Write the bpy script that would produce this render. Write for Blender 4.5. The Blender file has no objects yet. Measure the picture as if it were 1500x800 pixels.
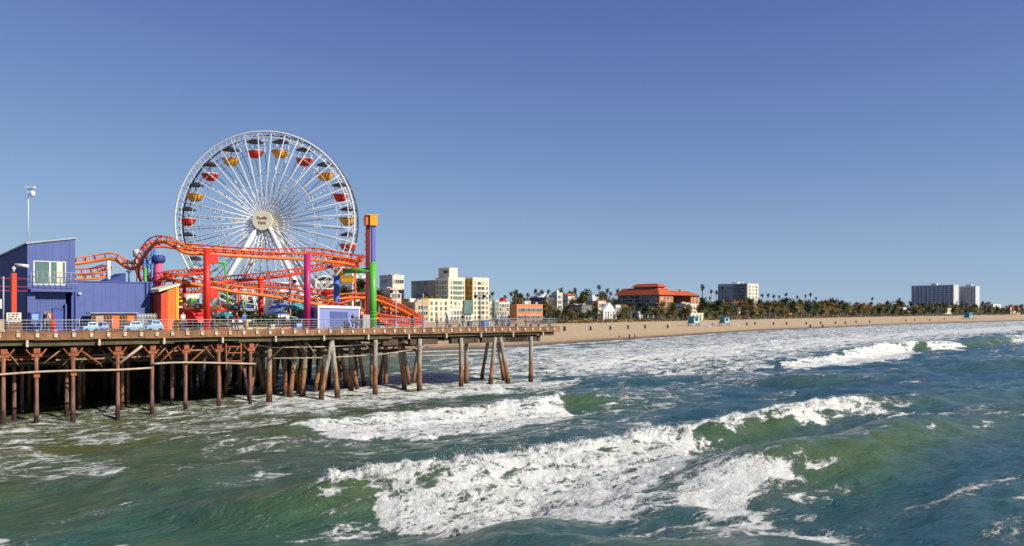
import bpy, bmesh, math, random
import numpy as np
from mathutils import Vector, Matrix, Quaternion
random.seed(7)
sc = bpy.context.scene
COL = sc.collection
R = math.radians
# ------------------------------------------------------------ camera
CZ = 8.3; FPX = 1250.0; HY = 456.0; W0 = 1500.0
cd = bpy.data.cameras.new('camera'); cam = bpy.data.objects.new('camera', cd); COL.objects.link(cam)
cam.location = (0, 0, CZ); cam.rotation_euler = (R(90), 0, 0)
cd.sensor_width = 36; cd.lens = 36 * FPX / W0; cd.shift_y = (HY - 400) / W0
cd.clip_start = 0.5; cd.clip_end = 12000
sc.camera = cam
# ------------------------------------------------------------ sky, sun, exposure
SUN_EL = R(34); SUN_AZ = R(114)          # azimuth clockwise from +Y
w = bpy.data.worlds.new('World'); sc.world = w; w.use_nodes = True
nt = w.node_tree; nt.nodes.clear()
sky = nt.nodes.new('ShaderNodeTexSky'); sky.sky_type = 'NISHITA'; sky.sun_disc = False
sky.sun_elevation = SUN_EL; sky.sun_rotation = SUN_AZ
sky.altitude = 2000; sky.air_density = 0.8; sky.dust_density = 0.0; sky.ozone_density = 3.0
SKY = 0.12
def vscale(f):
    v = nt.nodes.new('ShaderNodeVectorMath'); v.operation = 'SCALE'; v.inputs['Scale'].default_value = f; return v
s1 = vscale(SKY); s2 = vscale(1 / SKY)
crv = nt.nodes.new('ShaderNodeRGBCurve')      # camera tone response of the clear sky
for ci, pts in enumerate(([(0, 0), (.10, .105), (.162, .158), (.323, .27), (.658, .365), (1, .46)],
                          [(0, 0), (.17, .158), (.27, .248), (.485, .385), (.76, .475), (1, .53)],
                          [(0, 0), (.36, .41), (.527, .515), (.76, .60), (.80, .625), (1, .66)])):
    c = crv.mapping.curves[ci]
    while len(c.points) < len(pts): c.points.new(.5, .5)
    for q, (x, y) in zip(c.points, pts): q.location = (x, y)
crv.mapping.update()
bg = nt.nodes.new('ShaderNodeBackground'); bg.inputs[1].default_value = SKY * 0.90
wo = nt.nodes.new('ShaderNodeOutputWorld')
nt.links.new(sky.outputs[0], s1.inputs[0]); nt.links.new(s1.outputs[0], crv.inputs['Color']); nt.links.new(crv.outputs[0], s2.inputs[0])
nt.links.new(s2.outputs[0], bg.inputs[0]); nt.links.new(bg.outputs[0], wo.inputs[0])
sd = bpy.data.lights.new('sun', 'SUN'); sd.energy = 4.8; sd.angle = R(0.53); sd.color = (1.0, 0.93, 0.82)
sun = bpy.data.objects.new('sun', sd); COL.objects.link(sun)
sdir = Vector((math.sin(SUN_AZ) * math.cos(SUN_EL), math.cos(SUN_AZ) * math.cos(SUN_EL), math.sin(SUN_EL)))
sun.rotation_euler = sdir.to_track_quat('Z', 'Y').to_euler(); sun.location = (60, -20, 60)
sc.view_settings.view_transform = 'Standard'; sc.view_settings.look = 'None'
sc.view_settings.exposure = 0.15; sc.view_settings.gamma = 1; sc.view_settings.use_curve_mapping = False
sc.render.engine = 'CYCLES'
sc.cycles.max_bounces = 6; sc.cycles.diffuse_bounces = 3; sc.cycles.glossy_bounces = 3; sc.cycles.transmission_bounces = 4
sc.cycles.transparent_max_bounces = 6

# ------------------------------------------------------------ projections
def zp(py, Y): return CZ - (py - HY) / FPX * Y
def at(px, py, z=0.0):
    D = (CZ - z) * FPX / (py - HY); return (px - 750) / FPX * D, D
def dp(px, Y): return (px - 750) / FPX * Y
C45 = math.sqrt(.5)
PA = (-35.9, 64.4)
def pp(s, wv): return (PA[0] + C45 * (s - wv), PA[1] + C45 * (s + wv))
def pw(px, wv):
    r = (px - 750) / FPX; ax = PA[0] - C45 * wv; ay = PA[1] + C45 * wv
    t = (r * ay - ax) / (1 - r); return ax + t, ay + t, t / C45
def zd(s): return 6.6 - 0.006 * max(-15, min(s, 70))

# ------------------------------------------------------------ materials
def newmat(name):
    m = bpy.data.materials.new(name); m.use_nodes = True; n = m.node_tree
    b = n.nodes['Principled BSDF']; return m, n, b
def N(n, t, **kw):
    x = n.nodes.new(t)
    for k, v in kw.items(): setattr(x, k, v)
    return x
_mc = {}
def mat(name, col, rough=.6, metal=0, var=.18, scale=1.5, bump=.0, bscale=12, dirt=0, dirtcol=(.08, .06, .04), spec=.4, stretch=(1, 1, 1)):
    if name in _mc: return _mc[name]
    m, n, b = newmat(name)
    tc = N(n, 'ShaderNodeTexCoord'); mp = N(n, 'ShaderNodeMapping'); mp.inputs[3].default_value = stretch
    n.links.new(tc.outputs['Object'], mp.inputs[0])
    nz = N(n, 'ShaderNodeTexNoise'); nz.inputs['Scale'].default_value = scale; nz.inputs['Detail'].default_value = 6; nz.inputs['Roughness'].default_value = .65
    n.links.new(mp.outputs[0], nz.inputs['Vector'])
    cr = N(n, 'ShaderNodeValToRGB')
    cr.color_ramp.elements[0].position = .3; cr.color_ramp.elements[1].position = .7
    lo = tuple(max(0, c * (1 - var)) for c in col); hi = tuple(min(1, c * (1 + var)) for c in col)
    cr.color_ramp.elements[0].color = lo + (1,); cr.color_ramp.elements[1].color = hi + (1,)
    n.links.new(nz.outputs[0], cr.inputs[0])
    out = cr.outputs[0]
    if dirt > 0:
        n2 = N(n, 'ShaderNodeTexNoise'); n2.inputs['Scale'].default_value = scale * 2.7; n2.inputs['Detail'].default_value = 8; n2.inputs['Roughness'].default_value = .75
        mp2 = N(n, 'ShaderNodeMapping'); mp2.inputs[3].default_value = (1, 1, .3); mp2.inputs[1].default_value = (3.3, 1, 7)
        n.links.new(tc.outputs['Object'], mp2.inputs[0]); n.links.new(mp2.outputs[0], n2.inputs['Vector'])
        r2 = N(n, 'ShaderNodeMapRange'); r2.inputs[1].default_value = .5; r2.inputs[2].default_value = .72; r2.inputs[4].default_value = dirt
        n.links.new(n2.outputs[0], r2.inputs[0])
        mx = N(n, 'ShaderNodeMix', data_type='RGBA'); n.links.new(r2.outputs[0], mx.inputs[0]); n.links.new(out, mx.inputs[6]); mx.inputs[7].default_value = tuple(dirtcol) + (1,)
        out = mx.outputs[2]
    n.links.new(out, b.inputs['Base Color'])
    b.inputs['Roughness'].default_value = rough; b.inputs['Metallic'].default_value = metal
    b.inputs['Specular IOR Level'].default_value = spec
    if bump > 0:
        n3 = N(n, 'ShaderNodeTexNoise'); n3.inputs['Scale'].default_value = bscale; n3.inputs['Detail'].default_value = 5
        n.links.new(mp.outputs[0], n3.inputs['Vector'])
        bp = N(n, 'ShaderNodeBump'); bp.inputs['Strength'].default_value = bump; bp.inputs['Distance'].default_value = .05
        n.links.new(n3.outputs[0], bp.inputs['Height']); n.links.new(bp.outputs[0], b.inputs['Normal'])
    _mc[name] = m; return m
def leafmat(name, c1, c2, scale=.9):
    if name in _mc: return _mc[name]
    m, n, b = newmat(name)
    at_ = N(n, 'ShaderNodeObjectInfo'); geo = N(n, 'ShaderNodeNewGeometry')
    ad = N(n, 'ShaderNodeMath', operation='ADD'); n.links.new(geo.outputs['Random Per Island'], ad.inputs[0])
    ml = N(n, 'ShaderNodeMath', operation='MULTIPLY_ADD'); n.links.new(at_.outputs['Random'], ml.inputs[0]); ml.inputs[1].default_value = .5; ml.inputs[2].default_value = -.25
    n.links.new(ml.outputs[0], ad.inputs[1])
    cr = N(n, 'ShaderNodeValToRGB'); cr.color_ramp.elements[0].color = c1 + (1,); cr.color_ramp.elements[1].color = c2 + (1,)
    n.links.new(ad.outputs[0], cr.inputs[0]); n.links.new(cr.outputs[0], b.inputs['Base Color'])
    b.inputs['Roughness'].default_value = .6; b.inputs['Specular IOR Level'].default_value = .25
    _mc[name] = m; return m
M = {}
def mk():
    M['white'] = mat('white_paint', (.78, .78, .76), .45, var=.06, dirt=.15)
    M['cream'] = mat('cream_paint', (.84, .74, .50), .6, var=.06, dirt=.2, scale=.4)
    M['cream2'] = mat('pale_stucco', (.72, .68, .56), .8, var=.08, dirt=.25, scale=.3)
    M['hubcream'] = mat('hub_cream', (.88, .84, .60), .5, var=.05)
    M['greyst'] = mat('grey_and_shaded_stucco', (.42, .41, .38), .85, var=.1, scale=.3)
    M['tan'] = mat('tan_stucco', (.52, .38, .24), .85, var=.12, scale=.3)
    M['pinkst'] = mat('pink_stucco', (.70, .52, .42), .85, var=.1, scale=.3)
    M['ochre'] = mat('ochre_stucco', (.55, .34, .06), .8, var=.12, scale=.4)
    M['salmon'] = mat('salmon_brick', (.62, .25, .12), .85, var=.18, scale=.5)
    M['redbrick'] = mat('dark_and_shaded_red_brick', (.36, .10, .08), .85, var=.15, scale=.5)
    M['terra'] = mat('terracotta_tile', (.50, .10, .03), .75, var=.2, scale=.6, bump=.5, bscale=3, stretch=(1, 1, 1))
    M['glass'] = mat('window_glass', (.035, .045, .055), .08, var=.5, scale=.15, spec=.8)
    M['glass2'] = mat('window_glass_mid', (.12, .14, .15), .12, var=.4, scale=.15, spec=.8)
    M['glass3'] = mat('window_blind', (.42, .40, .34), .5, var=.2, scale=.3)
    M['glassg'] = mat('green_glass', (.12, .20, .18), .1, var=.3, scale=.2, spec=.8)
    M['concrete'] = mat('tower_concrete', (.62, .62, .62), .8, var=.08, scale=.1)
    M['darkgrey'] = mat('dark_grey', (.09, .09, .10), .7, var=.2)
    M['bluegrey'] = mat('blue_grey_and_shaded_wall', (.10, .12, .18), .7, var=.15, scale=.3)
    M['orange'] = mat('orange_track_paint', (.86, .19, .025), .45, var=.14, scale=1.2, dirt=.45, dirtcol=(.35, .06, .01))
    M['redor'] = mat('red_orange_track_paint', (.66, .065, .02), .45, var=.18, scale=1.2, dirt=.45, dirtcol=(.25, .03, .01))
    M['red'] = mat('bright_red_paint', (.74, .035, .02), .45, var=.12, dirt=.35, dirtcol=(.35, .03, .02))
    M['darkred'] = mat('maroon_paint', (.20, .015, .03), .5, var=.15)
    M['magenta'] = mat('magenta_paint', (.50, .025, .15), .35, var=.08, dirt=.15, dirtcol=(.25, .02, .08))
    M['pink'] = mat('pink_paint', (.80, .12, .25), .4, var=.08)
    M['green'] = mat('green_paint', (.12, .46, .05), .35, var=.1, dirt=.15, dirtcol=(.05, .2, .02))
    M['yellow'] = mat('yellow_paint', (.85, .42, .03), .4, var=.1)
    M['lemon'] = mat('lemon_paint', (.80, .65, .05), .4, var=.1)
    M['blue'] = mat('pole_blue_paint', (.08, .20, .55), .4, var=.1, dirt=.15)
    M['peri'] = mat('periwinkle_wall', (.094, .130, .335), .6, var=.10, scale=.5, dirt=.38, dirtcol=(.07, .09, .27), bump=.06)
    M['peri2'] = mat('periwinkle_panel', (.066, .10, .34), .6, var=.08, scale=.7, dirt=.12, dirtcol=(.05, .07, .2))
    M['navy'] = mat('navy_and_shaded_wall', (.035, .06, .22), .6, var=.12, scale=.6)
    M['skyblue'] = mat('light_blue_paint', (.25, .48, .68), .35, var=.12)
    M['black'] = mat('black_rubber', (.02, .02, .022), .6, var=.2)
    M['steel'] = mat('galvanised_steel', (.42, .44, .46), .45, .6, var=.12)
    M['dsteel'] = mat('painted_rail_grey', (.40, .41, .42), .5, .1, var=.15)
    M['skirt'] = mat('dead_palm_skirt', (.30, .17, .09), .9, var=.3)
    M['trunk'] = mat('palm_trunk', (.28, .20, .15), .9, var=.3, scale=4)
    M['bark'] = mat('tree_bark', (.12, .085, .06), .9, var=.3, scale=4)
    M['fascia'] = mat('orange_stained_timber', (.27, .135, .065), .85, var=.5, scale=.9, dirt=.85, dirtcol=(.13, .075, .04), bump=.3, stretch=(1, 1, 1))
    M['deckw'] = mat('weathered_deck_planks', (.24, .17, .11), .85, var=.25, scale=1.2, dirt=.35, bump=.3)
    M['beamw'] = mat('dark_creosote_beam', (.085, .06, .04), .9, var=.4, scale=1.2, dirt=.5, dirtcol=(.03, .02, .015), bump=.4)
    M['pilew'] = mat('grey_weathered_pile', (.27, .20, .13), .9, var=.4, scale=1.2, dirt=.6, dirtcol=(.07, .045, .03), bump=.6, bscale=8)
    M['rust'] = mat('rusty_steel', (.34, .105, .045), .8, var=.35, scale=1.6, dirt=.6, dirtcol=(.09, .035, .02), bump=.4)
    M['bracket'] = mat('pale_bracket', (.55, .47, .36), .7, var=.15)
    M['pipe'] = mat('pale_pipe', (.50, .38, .26), .6, var=.3, scale=1, dirt=.4, dirtcol=(.25, .1, .05))
    M['skin'] = mat('skin', (.45, .25, .16), .6, var=.08)
    M['hair'] = mat('dark_hair', (.03, .02, .015), .7, var=.2)
    M['denim'] = mat('denim', (.05, .08, .18), .8, var=.15)
    M['shirtw'] = mat('white_cotton', (.70, .68, .66), .8, var=.08)
    M['shirtr'] = mat('red_cotton', (.55, .03, .04), .8, var=.1)
    M['shirtk'] = mat('black_cotton', (.025, .025, .03), .8, var=.2)
    M['brown'] = mat('brown_board', (.20, .085, .04), .8, var=.3, dirt=.3)
    M['leafd'] = leafmat('dark_foliage', (.025, .045, .015), (.10, .13, .04))
    M['leafo'] = leafmat('olive_foliage', (.07, .065, .02), (.24, .18, .06))
    M['palmd'] = leafmat('dark_palm_frond', (.03, .05, .02), (.11, .13, .045))
    M['palmo'] = leafmat('olive_palm_frond', (.08, .07, .02), (.27, .19, .06))
mk()

# ------------------------------------------------------------ objects
class MB:
    def __init__(s): s.v = []; s.f = []; s.sm = []; s.mi = []
    def add(s, vs, fs, smooth=False, mi=0):
        o = len(s.v); s.v += [tuple(v) for v in vs]; s.f += [tuple(i + o for i in f) for f in fs]
        s.sm += [smooth] * len(fs); s.mi += [mi] * len(fs); return s
    def box(s, c, d, rz=0, mi=0, top=None):
        hx, hy, hz = d[0] / 2, d[1] / 2, d[2] / 2; ca, sa = math.cos(rz), math.sin(rz); vs = []
        for z in (-hz, hz):
            for x, y in ((-hx, -hy), (hx, -hy), (hx, hy), (-hx, hy)):
                if z > 0 and top: x *= top; y *= top
                vs.append((c[0] + x * ca - y * sa, c[1] + x * sa + y * ca, c[2] + z))
        return s.add(vs, [(3, 2, 1, 0), (4, 5, 6, 7), (0, 1, 5, 4), (1, 2, 6, 5), (2, 3, 7, 6), (3, 0, 4, 7)], mi=mi)
    def tube(s, pts, r, n=8, cap=True, mi=0, closed=False):
        pts = [Vector(p) for p in pts]; L = len(pts); rs = r if isinstance(r, (list, tuple)) else [r] * L
        t0 = (pts[1] - pts[0]).normalized()
        up = Vector((0, 0, 1)) if abs(t0.z) < .9 else Vector((0, 1, 0))
        nrm = (up - t0 * up.dot(t0)).normalized(); vs = []
        for i, p in enumerate(pts):
            if closed: t = (pts[(i + 1) % L] - pts[i - 1]).normalized()
            else: t = (pts[min(i + 1, L - 1)] - pts[max(i - 1, 0)]).normalized()
            nrm = (nrm - t * nrm.dot(t)).normalized(); b = t.cross(nrm)
            for k in range(n):
                a = 2 * math.pi * k / n; vs.append(p + (nrm * math.cos(a) + b * math.sin(a)) * rs[i])
        fs = []
        for i in range(L if closed else L - 1):
            j = (i + 1) % L
            for k in range(n): fs.append((i * n + k, i * n + (k + 1) % n, j * n + (k + 1) % n, j * n + k))
        s.add(vs, fs, True, mi)
        if cap and not closed:
            o = len(s.v) - len(vs)
            s.f += [tuple(o + k for k in reversed(range(n))), tuple(o + (L - 1) * n + k for k in range(n))]; s.sm += [False] * 2; s.mi += [mi] * 2
        return s
    def lathe(s, c, prof, n=16, mi=0, smooth=True):
        vs = []; fs = []
        for r, z in prof:
            for k in range(n):
                a = 2 * math.pi * k / n; vs.append((c[0] + r * math.cos(a), c[1] + r * math.sin(a), c[2] + z))
        for i in range(len(prof) - 1):
            for k in range(n): fs.append((i * n + k, i * n + (k + 1) % n, (i + 1) * n + (k + 1) % n, (i + 1) * n + k))
        return s.add(vs, fs, smooth, mi)
    def prism(s, pts, z0, z1s, mi=0):
        """pts: plan polygon (ccw), z1s: top height per point or scalar"""
        n = len(pts); z1s = z1s if isinstance(z1s, (list, tuple)) else [z1s] * n
        vs = [(p[0], p[1], z0) for p in pts] + [(p[0], p[1], z) for p, z in zip(pts, z1s)]
        fs = [tuple(reversed(range(n))), tuple(range(n, 2 * n))] + [(i, (i + 1) % n, n + (i + 1) % n, n + i) for i in range(n)]
        return s.add(vs, fs, mi=mi)
    def build(s, name, mats, parent=None, label=None):
        me = bpy.data.meshes.new(name)
        off = Vector((0, 0, 0)) if parent is None else parent_world(parent)
        me.from_pydata([(v[0] - off.x, v[1] - off.y, v[2] - off.z) for v in s.v], [], s.f)
        me.polygons.foreach_set('use_smooth', s.sm); me.polygons.foreach_set('material_index', s.mi)
        for m in (mats if isinstance(mats, (list, tuple)) else [mats]): me.materials.append(m)
        me.update()
        o = bpy.data.objects.new(name, me); COL.objects.link(o)
        if parent is not None: o.parent = parent
        if label: o['label'] = label
        return o
def parent_world(o):
    v = Vector((0, 0, 0))
    while o is not None: v = v + o.location; o = o.parent
    return v
def thing(name, label, cat, loc=(0, 0, 0), group=None):
    o = bpy.data.objects.new(name, None); COL.objects.link(o); o.location = loc; o.empty_display_size = .5
    o['label'] = label; o['category'] = cat
    if group: o['group'] = group
    return o
def tag(o, label, cat, group=None):
    o['label'] = label; o['category'] = cat
    if group: o['group'] = group
    return o
def struct(o, kind='structure'): o['kind'] = kind; return o
def dup(o, loc=None, rz=None, sc_=None, label=None, group=None):
    c = o.copy(); COL.objects.link(c)
    def rec(src, dst):
        for ch in src.children:
            d = ch.copy(); COL.objects.link(d); d.parent = dst; rec(ch, d)
    rec(o, c)
    if loc is not None: c.location = loc
    if rz is not None: c.rotation_euler = (0, 0, rz)
    if sc_ is not None: c.scale = sc_ if isinstance(sc_, (tuple, list)) else (sc_,) * 3
    if label: c['label'] = label
    if group: c['group'] = group
    return c
def catmull(P, n=8, closed=False):
    P = [Vector(p) for p in P]; out = []; L = len(P)
    for i in range(L - 1):
        p0 = P[max(i - 1, 0)]; p1 = P[i]; p2 = P[i + 1]; p3 = P[min(i + 2, L - 1)]
        for k in range(n):
            t = k / n
            out.append(.5 * ((2 * p1) + (p2 - p0) * t + (2 * p0 - 5 * p1 + 4 * p2 - p3) * t * t + (3 * p1 - p0 - 3 * p2 + p3) * t ** 3))
    out.append(P[-1]); return out
# ------------------------------------------------------------ numpy noise
def _hash(ix, iy, sd_):
    h = (ix.astype(np.int64) * 374761393 + iy.astype(np.int64) * 668265263 + sd_ * 1442695041) & 0xffffffff
    h = ((h ^ (h >> 13)) * 1274126177) & 0xffffffff; h = h ^ (h >> 16)
    return (h & 0xffff) / 65535.0
def vnoise(x, y, sd_=0):
    ix = np.floor(x); iy = np.floor(y); fx = x - ix; fy = y - iy
    fx = fx * fx * fx * (fx * (fx * 6 - 15) + 10); fy = fy * fy * fy * (fy * (fy * 6 - 15) + 10)
    a = _hash(ix, iy, sd_); b = _hash(ix + 1, iy, sd_); c = _hash(ix, iy + 1, sd_); d = _hash(ix + 1, iy + 1, sd_)
    return (a + (b - a) * fx) * (1 - fy) + (c + (d - c) * fx) * fy
def fbm(x, y, oct_=4, sd_=0, g=.5):
    s = 0; a = 1; t = 0
    for i in range(oct_):
        s = s + a * vnoise(x + i * 17.3, y - i * 9.1, sd_ + i); t += a; a *= g; x = x * 2.03; y = y * 2.03
    return s / t
# ============================================================ WATER
def sd_poly(x, y, P):
    """signed distance (positive inside)"""
    d = np.full(x.shape, 1e9); inside = np.zeros(x.shape, bool); n = len(P)
    for i in range(n):
        x0, y0 = P[i]; x1, y1 = P[(i + 1) % n]
        ex, ey = x1 - x0, y1 - y0; wx = x - x0; wy = y - y0
        t = np.clip((wx * ex + wy * ey) / (ex * ex + ey * ey + 1e-9), 0, 1)
        d = np.minimum(d, (wx - ex * t) ** 2 + (wy - ey * t) ** 2)
        c = ((y0 <= y) & (y1 > y)) | ((y1 <= y) & (y0 > y))
        xi = x0 + (y - y0) / (y1 - y0 + 1e-12) * ex
        inside ^= c & (x < xi)
    return np.where(inside, 1, -1) * np.sqrt(d)
SHORE = [(-2500, -900), (-400, 40), (-120, 142), (-40, 166), (-7, 186), (8.5, 212), (42.6, 266), (100, 358), (228, 519), (445, 741), (1100, 1400), (5000, 5200)]
BACK = [(-2700, -700), (-500, 200), (-200, 300), (-70, 330), (-20, 350), (23.5, 372), (95, 470), (155, 552), (364, 828), (795, 1325), (1700, 2300), (5600, 6100)]
def shore_dist(x, y):
    """distance to the waterline, positive on the sea side"""
    d = np.full(x.shape, 1e12); sg = np.ones(x.shape)
    for (x0, y0), (x1, y1) in zip(SHORE[:-1], SHORE[1:]):
        ex, ey = x1 - x0, y1 - y0; wx = x - x0; wy = y - y0
        t = np.clip((wx * ex + wy * ey) / (ex * ex + ey * ey), 0, 1)
        dd = (wx - ex * t) ** 2 + (wy - ey * t) ** 2
        m = dd < d; d = np.where(m, dd, d); sg = np.where(m, np.sign(wx * ey - wy * ex), sg)
    sg = np.where(y < 130, 1, sg)
    return np.sqrt(d) * sg
def water():
    us = np.linspace(-.74, .74, 1250)
    ys = [17.0]
    while ys[-1] < 1500:
        D = ys[-1]; ys.append(D + min(2.5 if D > 400 else .9 if D > 220 else .55, max(.11, D * D / 10375 * .75)))
    ys = np.array(ys); NU, NY = len(us), len(ys)
    X = np.outer(ys, us).ravel(); Y = np.repeat(ys, NU)
    # crest frame: a along the crests, b towards the viewer
    A = X * .8 + Y * .6; B = X * .6 - Y * .8
    sdst = shore_dist(X, Y)
    calm = np.clip(sdst / 45, 0, 1)
    H = np.zeros(X.shape); foam = np.zeros(X.shape); face = np.zeros(X.shape); lump = np.zeros(X.shape)
    wob = (fbm(X / 5, Y / 5, 3, 3) - .5) * 2
    # (px, py_of_crest, height, front width, back width)
    waves = [
        [(120, 745, 0, 2.5, 5), (250, 735, .35, 2.5, 5), (350, 716, .9, 1.9, 4.5), (415, 696, 1.35, 1.5, 4), (520, 684, 1.45, 1.7, 4), (640, 675, 1.4, 2.0, 4), (760, 660, 1.35, 2.2, 4), (900, 640, 1.3, 2.0, 4),
         (1000, 628, 1.35, 1.7, 4), (1060, 618, 1.45, 1.6, 4), (1120, 606, 1.45, 1.6, 4), (1200, 590, 1.35, 1.6, 4), (1260, 588, 1.1, 2.2, 4), (1330, 583, .8, 3, 5), (1420, 575, .5, 3, 5), (1520, 568, .2, 3, 5)],
        [(800, 740, 0, 3, 5), (900, 715, .4, 3, 5), (1000, 682, 1.0, 2.8, 5), (1080, 658, 1.6, 2.4, 5), (1150, 642, 1.8, 2.5, 5), (1230, 626, 1.8, 2.6, 5), (1300, 609, 1.6, 2.7, 5), (1370, 602, 1.2, 3.2, 5), (1450, 590, .8, 3.2, 5), (1560, 575, .3, 3, 5)],
        [(380, 640, 0, 2, 4), (430, 618, .6, 1.6, 4), (520, 603, .8, 1.8, 4), (640, 595, .85, 1.8, 4), (760, 584, .95, 1.8, 4), (820, 575, 1.15, 1.7, 4), (870, 573, 1.15, 2, 4), (930, 575, .6, 2.5, 4), (1000, 574, 0, 3, 4)],
        [(1020, 545, 0, 2, 5), (1130, 532, .5, 2, 5), (1200, 520, 1.0, 2, 5), (1270, 506, 1.6, 2, 5), (1310, 498, 1.9, 2, 5), (1345, 500, 1.7, 2.4, 6), (1420, 497, 1.5, 2.6, 6), (1500, 488, 1.7, 2.6, 6), (1600, 480, 1.5, 3, 6)],
        [(700, 810, 0, 3, 6), (820, 795, .6, 3, 5), (950, 778, 1.1, 2.6, 5), (1060, 790, .9, 2.6, 5), (1180, 790, .5, 3, 5), (1300, 800, 0, 3, 5)],
        [(0, 700, .3, 3, 5), (200, 690, .45, 3, 5), (350, 672, .3, 3, 5), (500, 660, 0, 3, 5)],
        [(1060, 560, 0, 3, 6), (1130, 552, .7, 3, 6), (1180, 548, .9, 3, 6), (1260, 546, .6, 3, 6), (1360, 538, .3, 3, 6), (1450, 530, .6, 3, 6), (1560, 520, .6, 3, 6)],
        [(800, 536, 0, 3, 6), (860, 528, .5, 3, 6), (960, 522, .8, 2.2, 5), (1040, 526, .5, 3, 6), (1100, 520, 0, 3, 6)],
    ]
    for wi, wv in enumerate(waves):
        aa = []; bb = []
        for px, py, h, wf, wb in wv:
            x, y = at(px, py, h); aa.append(x * .8 + y * .6); bb.append(x * .6 - y * .8)
        o = np.argsort(aa); aa = np.array(aa)[o]; bb = np.array(bb)[o]; q = np.array([(v[2], v[3], v[4]) for v in wv])[o]
        aa = np.concatenate([[aa[0] - 14], aa, [aa[-1] + 14]]); bb = np.concatenate([[bb[0]], bb, [bb[-1]]]); q = np.concatenate([[[0, q[0, 1], q[0, 2]]], q, [[0, q[-1, 1], q[-1, 2]]]])
        # smooth interpolation
        ag = np.linspace(aa[0], aa[-1], 400); ker = np.exp(-np.linspace(-2, 2, 31) ** 2); ker /= ker.sum()
        def sm(v):
            g = np.interp(ag, aa, v); return np.convolve(np.pad(g, 15, 'edge'), ker, 'valid')
        hs_ = sm(q[:, 0]); hs_ = hs_ * np.clip((ag - ag[0]) / 6, 0, 1) * np.clip((ag[-1] - ag) / 6, 0, 1)
        b0 = np.interp(A, ag, sm(bb)); h = np.interp(A, ag, hs_, left=0, right=0)
        wf = np.interp(A, ag, sm(q[:, 1])); wb = np.interp(A, ag, sm(q[:, 2]))
        d = B - b0 + wob * .45
        prof = np.where(d > 0, np.exp(-(np.abs(d) / wf) ** 2.2), 1 / (1 + (d / wb) ** 2 * 1.6))
        trough = -.22 * np.exp(-((d - wf * 2.1) / (wf * 1.1)) ** 2)
        H += h * (prof + trough)
        face = np.maximum(face, h * np.exp(-((d - wf * .5) / (wf * 1.0)) ** 2))
        if wi in (0, 2, 3):     # breaking lip
            lump = np.maximum(lump, np.exp(-(d / .9) ** 2) * np.clip(h, 0, 1))
    # chop: directional sines + fbm
    rng = np.random.RandomState(5); chop = np.zeros(X.shape)
    for i in range(34):
        lam = 1.1 * (1.125 ** i) ** .72 * 1.15
        th = math.atan2(-.8, .6) + rng.normal(0, .55); k = 2 * math.pi / lam
        ph = k * (X * math.cos(th) + Y * math.sin(th)) + rng.uniform(0, 6.28) + wob * 1.2
        fade = np.clip(1.6 - Y / (lam * 70), 0, 1)
        s_ = np.sin(ph); amp = .0052 * lam ** .92
        chop += amp * fade * (1 - 2 * np.abs(np.sin(ph / 2)) if i % 2 else s_)
    patch = .55 + .9 * fbm(X / 14, Y / 14, 2, 9)
    chop *= patch
    chop += (fbm(A / 11 + wob * .4, B / 3.6, 3, 23) - .5) * .62 * np.clip(1.4 - Y / 300, .3, 1)
    chop += (fbm(X / 3.2 + Y / 9, Y / 1.6, 4, 21) - .5) * .22 * np.clip(1.3 - Y / 260, .25, 1)
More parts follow.
